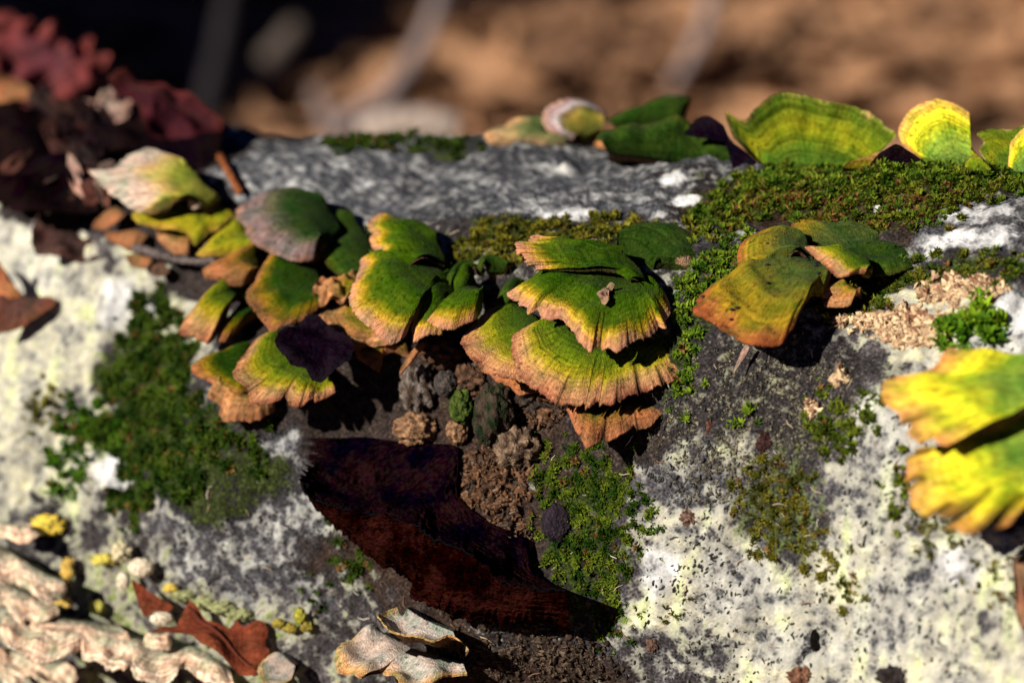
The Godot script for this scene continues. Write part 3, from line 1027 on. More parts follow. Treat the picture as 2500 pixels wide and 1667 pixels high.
	bracket("satiny green and honey cap with a rust brown margin, biggest on the bright bark", [1961, 603, 2030, 628, 2051, 654], [1903, 632, 1852, 639, 1804, 647, 1795, 672, 1769, 693, 1740, 711, 1710, 717, 1700, 726, 1706, 737, 1693, 753, 1697, 770, 1719, 780, 1740, 787, 1762, 799, 1774, 813, 1795, 821, 1806, 834, 1831, 842, 1860, 846, 1885, 842, 1910, 834, 1925, 816, 1939, 805, 1940, 787, 1957, 755, 1968, 741, 1986, 723, 2006, 715, 2026, 686], {keep = true, pal = honey, phi = 52.0, lift = 0.006, group = hon, arch = 0.005, rag = 0.006, wave = 0.0016, ridge = 0.0005, streak = 0.16, zone = 0.2, algae = 0.6, nt = 56, res = 0.00035, rs = [0.14, 0.9], slits = [[820, 800, 0.12, 0.5]].map(fix_d)})
	bracket("rounded lobe with a broad rust band, leaning on the satiny honey cap", [1975, 592, 1986, 632], [1925, 575, 1910, 570, 1881, 565, 1849, 567, 1824, 585, 1805, 603, 1800, 625, 1804, 645, 1831, 648, 1874, 643, 1925, 639], {pal = honey, phi = 58.0, lift = 0.009, group = hon, arch = 0.004, rag = 0.005, zone = 0.3, nt = 40, res = 0.0004, rs = [0.2, 0.75]})
	bracket("smooth grey-green dome at the back of the honey group", [2149, 585, 2102, 607, 2012, 607], [2131, 567, 2102, 545, 2059, 534, 2019, 526, 1975, 525, 1946, 534, 1932, 552, 1917, 567, 1939, 581, 1968, 592], {pal = honey, phi = 60.0, lift = 0.004, group = hon, under = Color(0.02, 0.03, 0.01), arch = 0.002, rag = 0.005, algae = 0.5, zone = 0.2, nt = 36, res = 0.0004, rs = [0.55, 0.95]})
	bracket("green skin of an old cap spreading flat into the moss", [2120, 632, 2156, 632], [2012, 607, 2077, 599, 2138, 593, 2192, 599, 2236, 614, 2248, 635, 2228, 654, 2174, 668, 2102, 664, 2048, 650, 2015, 625], {pal = green, phi = 60.0, lift = 0.004, group = hon, arch = 0.002, rag = 0.02, algae = 0.6, nt = 30})
	bracket("tilted olive flake with a scalloped tan edge, standing on the satiny cap", [2069, 610, 2116, 625, 2131, 654], [2033, 605, 1997, 604, 1965, 607, 1983, 619, 1998, 629, 2012, 647, 2033, 665, 2048, 676, 2070, 678, 2091, 665, 2113, 661], {pal = lime, phi = 48.0, lift = 0.016, group = hon, arch = 0.002, rag = 0.02, nt = 32, res = 0.0004})
	bracket("tiny yellow cap beside the tilted olive flake", [2113, 654, 2127, 655], [2101, 661, 2106, 677, 2124, 676, 2133, 658], {pal = moss_y, phi = 45.0, lift = 0.008, group = hon, nt = 14})
	bracket("ragged orange fringe of a cap below the tilted olive flake", [2069, 693, 2106, 711], [2048, 682, 2012, 693, 1998, 704, 2008, 719, 2040, 719, 2012, 729, 2015, 739, 2040, 742, 2077, 745, 2081, 729, 2100, 719], {pal = tan, phi = 48.0, lift = 0.007, group = hon, rag = 0.03, wave = 0.002, nt = 26})

	# bright yellow pair, close to the lens
	var yel := "bright yellow caps close to the lens"
	bracket("bright yellow cap with a toothed tan lobe, upper of the close pair", [2600, 900, 2640, 975], [2540, 885, 2463, 874, 2409, 856, 2355, 850, 2315, 852, 2279, 896, 2224, 920, 2195, 915, 2160, 929, 2153, 968, 2170, 988, 2195, 1003, 2200, 1032, 2224, 1042, 2217, 1064, 2248, 1081, 2263, 1061, 2302, 1088, 2327, 1079, 2334, 1047, 2366, 1037, 2405, 1037, 2454, 1013, 2500, 990, 2570, 970], {pal = banana, phi = 46.0, lift = 0.030, group = yel, rag = 0.01, arch = 0.002, nt = 36, res = 0.0005, algae = 0.5, slits = [[2205, 1035, 0.12, 1.6], [2262, 1064, 0.14, 2.0], [2334, 1050, 0.1, 1.6]]})
	bracket("deeply slit yellow cap with a green centre, lower of the close pair", [2600, 1010, 2660, 1120], [2540, 985, 2459, 1013, 2405, 1042, 2341, 1086, 2278, 1086, 2239, 1096, 2219, 1120, 2214, 1154, 2217, 1194, 2229, 1228, 2253, 1252, 2283, 1264, 2327, 1262, 2341, 1268, 2312, 1291, 2351, 1301, 2400, 1308, 2430, 1296, 2469, 1284, 2474, 1262, 2464, 1238, 2480, 1238, 2500, 1218, 2580, 1190], {pal = banana, phi = 40.0, lift = 0.024, group = yel, rag = 0.01, arch = 0.003, nt = 40, res = 0.0005, algae = 0.5, slits = [[2338, 1270, 0.24, 5.0], [2404, 1306, 0.34, 5.5], [2472, 1250, 0.2, 4.5], [2229, 1110, 0.12, 2.0], [2216, 1180, 0.1, 2.0], [2283, 1264, 0.12, 2.0]]})

	# upright caps along the log's crest
	var top := "caps standing along the crest of the log"
	bracket("low pale brown cap at the end of the crest row", [1356, 317, 1386, 346], [1320, 293, 1279, 287, 1240, 292, 1232, 311, 1194, 320, 1182, 336, 1195, 354, 1243, 357, 1290, 357, 1338, 362, 1380, 360], {pal = drab, phi = 40.0, lift = 0.002, group = top, arch = 0.004, nt = 24, res = 0.0006, algae = 0.7})
	bracket("round cap with a lilac-grey ring, curling up on the crest", [1421, 340, 1469, 317], [1398, 343, 1368, 335, 1338, 318, 1323, 294, 1329, 269, 1356, 251, 1386, 239, 1421, 245, 1457, 255, 1479, 273, 1482, 293], {pal = lilac, phi = 25.0, lift = 0.006, group = top, arch = 0.004, nt = 30, res = 0.0006, zone = 0.2})
	bracket("orange-tan foot of a cap under the lilac-ringed one", [1421, 311, 1481, 329], [1401, 335, 1399, 358, 1433, 368, 1469, 374, 1505, 358], {pal = tan, phi = 20.0, lift = 0.005, group = top, nt = 18, res = 0.0006})
	bracket("tilted green cap with a yellow flank behind the lilac-ringed one", [1511, 323, 1636, 311], [1472, 296, 1517, 275, 1564, 257, 1612, 236, 1648, 230, 1686, 236, 1679, 263, 1671, 293], {pal = green, phi = 25.0, lift = 0.001, group = top, arch = 0.003, nt = 24, res = 0.0006})
	bracket("broad plain green cap facing outwards on the crest", [1487, 375, 1636, 390, 1785, 410], [1454, 346, 1469, 323, 1505, 310, 1576, 299, 1648, 284, 1695, 310, 1713, 335, 1785, 335, 1799, 376], {pal = green, phi = 22.0, lift = 0.003, group = top, arch = 0.004, wave = 0.003, nt = 28, res = 0.0006})
	bracket("wide green fan banded in yellow, largest on the crest", [1892, 413, 1975, 415, 2052, 415], [1850, 391, 1832, 377, 1793, 335, 1773, 287, 1770, 269, 1796, 286, 1821, 294, 1844, 263, 1880, 239, 1921, 224, 1963, 230, 2023, 248, 2082, 258, 2130, 276, 2165, 306, 2190, 329, 2165, 358, 2124, 382, 2088, 403], {pal = fan_g, phi = 22.0, lift = 0.004, group = top, arch = -0.004, zone = 0.4, zf = 11.0, nt = 46, res = 0.0005, rag = 0.012, algae = 0.45, edge = 0.0008})
	bracket("small pale-edged shelf at the foot of the banded fan", [2058, 412, 2112, 415], [2076, 405, 2124, 382, 2171, 367, 2188, 375, 2162, 394, 2121, 410], {pal = tan, phi = 35.0, lift = 0.009, group = top, nt = 18, res = 0.0006})
	bracket("glowing yellow upright cap beside the banded fan", [2290, 413, 2344, 417, 2398, 418], [2267, 397, 2231, 376, 2201, 346, 2194, 317, 2213, 281, 2243, 254, 2290, 243, 2338, 254, 2369, 276, 2371, 311, 2362, 340, 2380, 370, 2410, 400], {pal = banana, rag = 0.006, phi = 22.0, lift = 0.004, group = top, arch = 0.003, zone = 0.45, zf = 10.0, nt = 40, res = 0.0005})
	bracket("little green lobe at the foot of the glowing yellow cap", [2365, 418, 2418, 419], [2355, 409, 2368, 377, 2398, 381, 2424, 412], {pal = moss_y, phi = 25.0, lift = 0.006, group = top, nt = 16, res = 0.0006})
	bracket("green cap with a yellow edge past the glowing yellow one", [2439, 419, 2529, 419], [2424, 412, 2392, 370, 2404, 343, 2385, 324, 2410, 313, 2469, 317, 2500, 308, 2535, 312, 2552, 388], {pal = fan_g, phi = 22.0, lift = 0.003, group = top, nt = 26, res = 0.0006})
	bracket("yellow-rimmed cap cut by the frame, last of the crest row", [2481, 421, 2540, 421], [2462, 407, 2468, 352, 2493, 318, 2529, 299, 2570, 346], {pal = banana, phi = 22.0, lift = 0.007, group = top, nt = 24, res = 0.0006})

	# out of focus caps at the far shoulder
	var far := "soft pale caps beside the dead leaves"
	bracket("pale grey hooded cap with a yellow-green centre beside the dead leaves", [481, 445, 535, 477, 499, 506], [427, 431, 401, 402, 380, 380, 347, 372, 315, 381, 286, 399, 253, 417, 216, 419, 231, 437, 257, 459, 286, 485, 318, 510, 347, 519, 405, 514], {pal = pale, phi = 45.0, lift = 0.012, group = far, arch = 0.006, nt = 30, res = 0.0008, rs = [0.1, 0.85]})
	bracket("yellow-green ragged cap below the pale grey hood", [452, 502, 524, 508], [405, 508, 362, 517, 320, 524, 336, 546, 380, 554, 416, 561, 452, 568, 466, 590, 478, 597, 507, 568, 542, 550, 577, 531, 557, 517], {pal = moss_y, phi = 48.0, lift = 0.008, group = far, nt = 26, res = 0.0008})
	bracket("dull tan flap between the ragged cap and the grey stick", [416, 557, 463, 568], [380, 553, 387, 589, 409, 612, 427, 622, 460, 622, 465, 589], {pal = tan, phi = 45.0, lift = 0.004, group = far, nt = 20, res = 0.0008})
	bracket("rounded olive green cap behind the grey stick", [611, 553, 629, 589], [600, 543, 564, 549, 535, 568, 506, 589, 484, 611, 480, 625, 524, 628, 578, 625, 618, 618], {pal = moss_y, phi = 48.0, lift = 0.006, group = far, arch = 0.004, nt = 24, res = 0.0008})
	bracket("tiny pink bud on the yellow-green ragged cap", [474, 488, 488, 488], [460, 488, 459, 499, 470, 508, 488, 506, 501, 497, 495, 486], {pal = pale, phi = 40.0, lift = 0.016, group = far, arch = 0.002, nt = 12, res = 0.0006})

	# the pale tiers at the foot of the log
	var low := "cream tiers at the foot of the log"
	bracket("long ruffled cream tier running down to the red leaf above a dark gap", [11, 1498, 108, 1509, 202, 1537, 289, 1548, 362, 1566, 434, 1559, 506, 1592, 557, 1631], [-4, 1545, 7, 1566, 25, 1584, 61, 1603, 108, 1618, 159, 1608, 184, 1596, 197, 1583, 201, 1603, 239, 1622, 275, 1638, 307, 1640, 325, 1624, 318, 1642, 333, 1657, 354, 1665, 394, 1668, 430, 1655, 441, 1631, 452, 1635, 466, 1644, 499, 1662, 535, 1676, 575, 1686], {pal = cream, phi = 60.0, lift = 0.012, group = low, streak = 0.4, ridge = 0.0006, wave = 0.0022, wave_f = 90.0, nt = 34, res = 0.0006, thick = 0.002, edge = 0.0006, zone = 0.45, rag = 0.03})
	bracket("upper cream ledge half merged with the long ruffled tier", [90, 1494, 181, 1516, 289, 1530], [72, 1527, 94, 1556, 145, 1566, 188, 1556, 202, 1566, 246, 1581, 289, 1589, 325, 1581, 318, 1556], {pal = cream, phi = 58.0, lift = 0.014, group = low, streak = 0.4, ridge = 0.0006, wave = 0.0022, wave_f = 90.0, nt = 26, res = 0.0007, edge = 0.0014, zone = 0.3})
	bracket("small cream ear above the double lip", [365, 1548, 405, 1556], [350, 1561, 358, 1578, 383, 1587, 413, 1583, 418, 1566], {pal = cream, phi = 50.0, lift = 0.013, group = low, streak = 0.45, ridge = 0.001, arch = 0.003, nt = 18, res = 0.0008})
	bracket("upper tier of the pale cascade cut by the frame, above the long ruffled one", [-22, 1331, 29, 1349, 90, 1389, 152, 1418], [-29, 1396, -7, 1418, 14, 1424, 36, 1407, 47, 1427, 69, 1434, 87, 1462, 116, 1474, 145, 1456, 163, 1434], {pal = cream, phi = 48.0, lift = 0.012, group = low, streak = 0.4, zone = 0.4, ridge = 0.0006, wave = 0.0022, wave_f = 90.0, nt = 28, res = 0.0007, rag = 0.03})
	bracket("lower tier of the pale cascade, touching the long ruffled one", [-22, 1418, 43, 1436, 94, 1462, 137, 1476], [-29, 1462, -7, 1472, 11, 1470, 22, 1499, 48, 1518, 69, 1506, 87, 1516, 116, 1519, 145, 1501], {pal = cream, phi = 50.0, lift = 0.011, group = low, streak = 0.4, zone = 0.4, ridge = 0.0006, wave = 0.0022, wave_f = 90.0, nt = 28, res = 0.0007, rag = 0.03})
	bracket("second cream tier under the wavy one, lip turned down", [22, 1581, 90, 1606, 159, 1621], [-14, 1606, 7, 1624, 33, 1639, 65, 1657, 108, 1671, 152, 1678, 188, 1664, 188, 1635], {pal = cream, phi = 58.0, lift = 0.006, group = low, streak = 0.45, ridge = 0.001, wave = 0.003, nt = 22, res = 0.0008})
	bracket("cream tier low in the dark gap", [90, 1613, 177, 1635], [60, 1631, 83, 1657, 127, 1679, 181, 1672, 188, 1646], {pal = cream, phi = 55.0, lift = 0.005, group = low, streak = 0.45, ridge = 0.001, nt = 20, res = 0.0008})
	bracket("cream tier in the very corner of the frame", [0, 1606, 51, 1617], [-18, 1639, 11, 1665, 36, 1679, 60, 1657, 60, 1628], {pal = cream, phi = 55.0, lift = 0.008, group = low, streak = 0.45, ridge = 0.001, nt = 18, res = 0.0008})
	bracket("white ridged shelf cut by the frame over the yellow knobs", [-11, 1277, 58, 1281], [-22, 1302, 14, 1310, 43, 1321, 72, 1321, 95, 1307, 85, 1292], {pal = cream, phi = 55.0, lift = 0.010, group = low, streak = 0.45, ridge = 0.001, nt = 20, res = 0.0008})
	bracket("white-grey cap with a tan lip at the end of the tiers", [687, 1595, 719, 1624], [669, 1595, 647, 1603, 630, 1628, 636, 1657, 651, 1679, 687, 1676, 712, 1657], {pal = grey, phi = 52.0, lift = 0.008, group = low, streak = 0.15, ridge = 0.0003, algae = 0.6, lines = 0.1, arch = 0.0, nt = 24, res = 0.0007})
	var gill := fan("bracket_fungus", "curled tan bracket with gill teeth below its lip", "bracket fungus", [993, 1484, 1042, 1514, 1106, 1541], [969, 1477, 944, 1481, 924, 1495, 922, 1511, 940, 1531, 974, 1545, 1013, 1560, 1062, 1566, 1106, 1558, 1135, 1565, 1144, 1577], {pal = grey, phi = 58.0, lift = 0.014, group = low, streak = 0.15, ridge = 0.0003, algae = 0.6, lines = 0.1, arch = -0.003, wave = 0.002, nt = 30, thick = 0.003, edge = 0.0016})
	var st := SurfaceTool.new()
	st.begin(Mesh.PRIMITIVE_TRIANGLES)
	var lip := spline([979, 1551, 1013, 1563, 1062, 1569, 1106, 1561, 1133, 1571])
	for k in 30:
		var p := lip[k * (lip.size() - 1) / 29]
		var a := hit(p.x, p.y)
		var to := (eye - a).normalized()
		a += to * 0.019 - gill.position
		var len := 0.0034 + 0.0014 * rng.randf()
		var b := a - cam_u * len - to * 0.002
		var back := -to * 0.006
		var wd := cam_r * 0.0003
		for side in [-1.0, 1.0]:
			var q: Array = [a + wd * side, a + back + wd * side, b + back * 0.6, b]
			for tri in [[0, 1, 2], [0, 2, 3]]:
				for v in tri:
					st.set_color(Color(0.3, 0.2, 0.12))
					st.add_vertex(q[v])
	st.generate_normals()
	var gm := part("gill_teeth", st.commit(), M.pore, gill)
	gm.set_meta("kind", "stuff")
	bracket("whitish bracket with a frilly tan lip below the gilled one", [935, 1545, 1042, 1599, 1130, 1619], [896, 1541, 861, 1549, 832, 1585, 816, 1604, 822, 1625, 852, 1634, 871, 1654, 886, 1656, 905, 1629, 930, 1628, 959, 1648, 974, 1668, 1018, 1683, 1067, 1664, 1106, 1648, 1140, 1653], {pal = grey, phi = 58.0, lift = 0.008, group = low, streak = 0.15, ridge = 0.0003, algae = 0.6, lines = 0.1, rag = 0.02, wave = 0.003, nt = 34, edge = 0.0014, margin = 0.8})
	var deep_a := hit(1400, 800)
	print("depths ", (deep_a - eye).dot(cam_f), " ", (hit(60, 1500) - eye).dot(cam_f), " ", (hit(2400, 1500) - eye).dot(cam_f), " ", (hit(1500, 1400) - eye).dot(cam_f), " ", (hit(1900, 430) - eye).dot(cam_f))
	print("caps ", Time.get_ticks_msec() - t0)


func fix_c(s: Array) -> Array:
	return [1000 + s[0] / 2.766, 500 + s[1] / 2.766, s[2], s[3]]


func fix_b(s: Array) -> Array:
	return [400 + s[0] / 2.766, 450 + s[1] / 2.766, s[2], s[3]]


func fix_d(s: Array) -> Array:
	return [1650 + s[0] / 2.766, 480 + s[1] / 2.766, s[2], s[3]]


# ---------------------------------------------------------------- lumps

func lump(called: String, label: String, category: String, c: Array, r: Array, up: float, col: Array, o := {}) -> void:
	var p := hit(c[0], c[1])
	var to := (eye - p).normalized()
	p += to * up
	var k := (p - eye).dot(cam_f) / FOCAL
	var d := thing(called, label, category, p, o.get("group", ""))
	var m := part("body", lump_mesh(Vector3(r[0] * k, r[1] * k, r[2] * k), col, o.get("amp", 0.25), o.get("f", 1.6), float(hash(label) % 997), o.get("rings", 26)), M.lump, d)
	m.rotation.z = 0.0


func build_lumps() -> void:
	var brown := [Color(0.05, 0.032, 0.024), Color(0.15, 0.08, 0.05)]
	var dusk := [Color(0.018, 0.018, 0.02), Color(0.08, 0.055, 0.042)]
	var mossy := [Color(0.03, 0.055, 0.012), Color(0.07, 0.1, 0.02)]
	var tan := [Color(0.1, 0.055, 0.035), Color(0.32, 0.19, 0.11)]
	var g := "knobbly aborted caps above the curled bark leaf"  # colours of these knobs darkened to hold the shade they lie in
	lump("fungus_knob", "brown crusty lump under the ringed fan cap, rear of the knobbly cluster", "fungus", [1083, 865], [52, 36, 40], 0.002, brown, {group = g, amp = 0.35})
	lump("fungus_knob", "grey-brown tall lump at the edge of the knobbly cluster", "fungus", [1018, 949], [44, 58, 36], 0.002, [brown[0], Color(0.16, 0.14, 0.13)], {group = g, amp = 0.3})
	lump("fungus_knob", "slate grey round knob between the tall lump and the green pod", "fungus", [1089, 937], [30, 33, 30], 0.006, [Color(0.04, 0.046, 0.05), Color(0.09, 0.065, 0.058)], {group = g, amp = 0.12})
	lump("fungus_knob", "narrow green mossy pod beside the big pear-shaped lump", "fungus", [1125, 993], [28, 42, 26], 0.007, mossy, {group = g, amp = 0.18})
	lump("fungus_knob", "big dark pear-shaped lump, largest of the knobbly cluster", "fungus", [1204, 1015], [49, 76, 44], 0.006, [Color(0.012, 0.022, 0.01), Color(0.06, 0.042, 0.034)], {group = g, amp = 0.2})
	lump("fungus_knob", "pale tan double knob lowest in the knobbly cluster", "fungus", [1013, 1047], [50, 38, 34], 0.004, tan, {group = g, amp = 0.22, f = 1.7})
	lump("fungus_knob", "small pale tan tooth hanging under the green pod", "fungus", [1116, 1052], [26, 32, 22], 0.004, tan, {group = g, amp = 0.18})
	lump("fungus_knob", "cracked grey-brown lump at the top of the mossy column", "fungus", [1262, 1093], [54, 48, 34], 0.003, [brown[0], Color(0.24, 0.17, 0.12)], {group = g, amp = 0.28, f = 1.8})
	lump("fungus_knob", "crumbly dark lump between pear-shaped lump and lowest shelf cap", "fungus", [1301, 973], [56, 44, 26], 0.0, dusk, {group = g, amp = 0.5, f = 2.6})
	lump("fungus_knob", "brown lump squeezed between slate knob and pear-shaped lump", "fungus", [1143, 929], [40, 34, 26], 0.002, brown, {group = g, amp = 0.4})
	lump("bark_lump", "flat black-violet knob on the mossy column below the shelf caps", "bark lump", [1358, 1277], [36, 46, 12], 0.002, [Color(0.018, 0.014, 0.022), Color(0.03, 0.022, 0.03)], {amp = 0.12})
	lump("bark_lump", "tiny black pit plug in the moss next to the crumbs", "bark lump", [1311, 1176], [7, 17, 6], 0.0, [Color(0.008, 0.008, 0.01), Color(0.012, 0.012, 0.012)], {rings = 10})
	lump("bark_lump", "dark red-black scab on the grey bark beyond the lowest shelf cap", "bark lump", [1868, 1083], [19, 25, 9], 0.0, [Color(0.03, 0.012, 0.014), Color(0.06, 0.03, 0.03)], {amp = 0.5, rings = 16})
	lump("bark_lump", "small brown scab beside the mossy column on the speckled bark", "bark lump", [1593, 1573], [14, 20, 7], 0.0, [Color(0.06, 0.035, 0.03), Color(0.16, 0.1, 0.08)], {amp = 0.5, rings = 14})
	lump("bark_lump", "flaky brown scab on the bark above the white streak", "bark lump", [1688, 1264], [24, 18, 7], 0.0, [Color(0.07, 0.04, 0.035), Color(0.2, 0.13, 0.1)], {amp = 0.6, rings = 16})
	lump("bark_lump", "rusty lump at the bottom edge of the speckled bark", "bark lump", [1957, 1653], [30, 24, 12], 0.0, [Color(0.1, 0.045, 0.03), Color(0.22, 0.12, 0.08)], {amp = 0.5, rings = 18})
	lump("bark_lump", "black lump at the bottom edge past the rusty one", "bark lump", [2190, 1656], [46, 30, 16], 0.0, [Color(0.015, 0.013, 0.016), Color(0.05, 0.04, 0.04)], {amp = 0.4, rings = 18})
	lump("bark_lump", "dark brown splinter lump in the grey bark under the shelf cap", "bark lump", [1731, 1047], [9, 22, 5], 0.0, [Color(0.07, 0.03, 0.025), Color(0.14, 0.07, 0.05)], {amp = 0.4, rings = 12})
	lump("painted_beetle_hole", "black oval beetle hole in the pale speckled bark", "hole", [1992, 1563], [14, 27, 4], 0.0006, [Color(0.004, 0.004, 0.004), Color(0.006, 0.005, 0.005)], {amp = 0.2, rings = 14})  # raised black lump; the dark of the hole is painted, not sunk
	lump("fungus_knob", "white round mushroom head with a black shadow beside it", "fungus", [343, 1386], [32, 24, 18], 0.009, [Color(0.65, 0.55, 0.42), Color(0.75, 0.68, 0.55)], {amp = 0.08, rings = 16})
	lump("fungus_knob", "white stubby foot under the round mushroom head", "fungus", [300, 1418], [18, 22, 16], 0.010, [Color(0.75, 0.7, 0.6), Color(0.7, 0.6, 0.45)], {amp = 0.1, rings = 14})
	lump("fungus_knob", "pale green stalk tipped with pink above the round head", "fungus", [296, 1346], [22, 24, 16], 0.008, [Color(0.5, 0.55, 0.3), Color(0.65, 0.5, 0.4)], {amp = 0.5, f = 2.2, rings = 14})
	lump("fungus_knob", "white egg-shaped knob lying against the red leaf strip", "fungus", [394, 1510], [30, 18, 18], 0.012, [Color(0.65, 0.58, 0.4), Color(0.75, 0.7, 0.62)], {amp = 0.1, rings = 14})
	lump("fungus_knob", "big bright yellow knob above the cream tiers", "fungus", [116, 1281], [38, 22, 14], 0.003, [Color(0.75, 0.65, 0.15), Color(0.8, 0.55, 0.05)], {amp = 0.55, f = 2.0, rings = 16})
	lump("fungus_knob", "upright yellow flame-shaped knob amid grey-green crust", "fungus", [164, 1389], [15, 26, 10], 0.004, [Color(0.7, 0.58, 0.15), Color(0.7, 0.4, 0.1)], {amp = 0.5, f = 2.2, rings = 14})
	lump("fungus_knob", "lemon knob joined to the pink-tipped stalk", "fungus", [249, 1366], [26, 13, 10], 0.004, [Color(0.6, 0.6, 0.15), Color(0.7, 0.55, 0.1)], {amp = 0.5, f = 2.2, rings = 14})
	lump("fungus_knob", "yellow knob with an orange cheek below the flame-shaped one", "fungus", [150, 1472], [24, 15, 10], 0.008, [Color(0.6, 0.55, 0.12), Color(0.75, 0.4, 0.15)], {amp = 0.3, rings = 14})
	lump("fungus_knob", "small golden knob past the black shadow of the round head", "fungus", [415, 1436], [18, 11, 10], 0.004, [Color(0.6, 0.48, 0.1), Color(0.7, 0.5, 0.1)], {amp = 0.2, rings = 12})
	lump("fungus_knob", "yellow-green double knob near the dark hollow under the bark leaf", "fungus", [732, 1505], [14, 20, 12], 0.004, [Color(0.3, 0.32, 0.05), Color(0.4, 0.36, 0.05)], {amp = 0.3, rings = 12})
	for bead in [[[680, 1523], "first dull yellow bead, nearest the red oak leaf"], [[748, 1530], "dull yellow bead just below the yellow-green double knob"], [[709, 1534], "middle dull yellow bead under the dark hollow"]]:
		lump("fungus_knob", bead[1], "fungus", bead[0], [16, 12, 9], 0.003, [Color(0.2, 0.2, 0.04), Color(0.36, 0.26, 0.05)], {group = "yellow beads", amp = 0.4, rings = 12})
	for bead in [[[448, 1454], "pale grey-green bead touching the small golden knob"], [[499, 1472], "pale grey-green bead above the point of the red oak leaf"], [[542, 1483], "pale grey-green bead behind the middle of the red oak leaf"], [[586, 1501], "pale grey-green bead at the far end of its row"]]:
		lump("fungus_knob", bead[1], "fungus", bead[0], [30, 14, 12], 0.002, [Color(0.22, 0.25, 0.12), Color(0.36, 0.38, 0.2)], {group = "grey-green beads", amp = 0.5, f = 2.2, rings = 14})
	lump("fungus_knob", "olive bead among the grey-green crust above the tiers", "fungus", [235, 1483], [20, 16, 12], 0.004, [Color(0.35, 0.36, 0.08), Color(0.45, 0.4, 0.1)], {amp = 0.3, rings = 12})


# ---------------------------------------------------------------- dead leaves, curled bark, sticks

func leaf(label: String, outline: Array, o: Dictionary) -> void:
	var cx := 0.0
	var cy := 0.0
	for k in range(0, outline.size(), 2):
		cx += outline[k]
		cy += outline[k + 1]
	var m := outline.size() / 2
	o.closed = true
	o.thick = 0.0
	o.edge = 0.0003
	o.arch = o.get("arch", 0.0)
	o.nt = o.get("nt", 18)
	o.res = o.get("res", 0.0007)
	o.zone = 0.0
	o.streak = o.get("streak", 0.2)
	o.ridge = 0.0
	fan(o.get("called", "dead_leaf"), label, o.get("cat", "leaf"), [cx / m, cy / m], outline, o)


func rail(px: Array, lift: float, n: int, jag := 0.0, sd := 0.0) -> PackedVector3Array:
	var c := spline(px)
	var q := PackedVector3Array()
	for p in c:
		var h := hit(p.x, p.y)
		q.append(h + (eye - h).normalized() * lift)
	var l := arc(q)
	var r := PackedVector3Array()
	for k in n:
		var s := float(k) / (n - 1)
		var v := along(q, l, s)
		v += (cam_u * nf.get_noise_2d(s * 60.0, sd) + cam_r * nf.get_noise_2d(s * 60.0, sd + 30.0)) * jag
		r.append(v)
	return r


func loft(rails: Array, per: int, c0: Color, c1: Color, f: float) -> Array:
	var n: int = rails[0].size()
	var P := PackedVector3Array()
	var C := PackedColorArray()
	for k in rails.size() - 1:
		for j in (per if k < rails.size() - 2 else per + 1):
			for i in n:
				var a: Vector3 = rails[maxi(k - 1, 0)][i]
				var b: Vector3 = rails[k][i]
				var c: Vector3 = rails[k + 1][i]
				var d: Vector3 = rails[mini(k + 2, rails.size() - 1)][i]
				var p := b.cubic_interpolate(c, a, d, float(j) / per)
				var w := clampf(0.5 + nf.get_noise_3dv(p * f) * 0.8 + nf.get_noise_3dv(p * f * 5.0) * 0.4, 0.0, 1.0)
				var away: Vector3 = rails[k][1] - rails[k][3]
				p += away.normalized() * (0.0032 * nf.get_noise_2d((k + float(j) / per) * 9.0, 60.0) + 0.0016 * nf.get_noise_2d((k + float(j) / per) * 31.0, 90.0)) * exp(-float(i) * 0.35)
				p += (eye - p).normalized() * ((nf.get_noise_3dv(p * 130.0) * 0.0016 + nf.get_noise_2d((k + float(j) / per) * 11.0, i * 0.06 + k * 40.0) * 0.0011 + nf.get_noise_2d((k + float(j) / per) * 4.0, i * 0.35) * 0.0005) + nf.get_noise_3dv(p * 700.0) * 0.00025)
				var col := c0.lerp(c1, w)
				var m := clampf(1.0 + 0.7 * nf.get_noise_3dv(p * 2600.0), 0.3, 2.2)
				P.append(p)
				C.append(Color(col.r * m, col.g * m, col.b * m))
	return [P, C, n, P.size() / n]


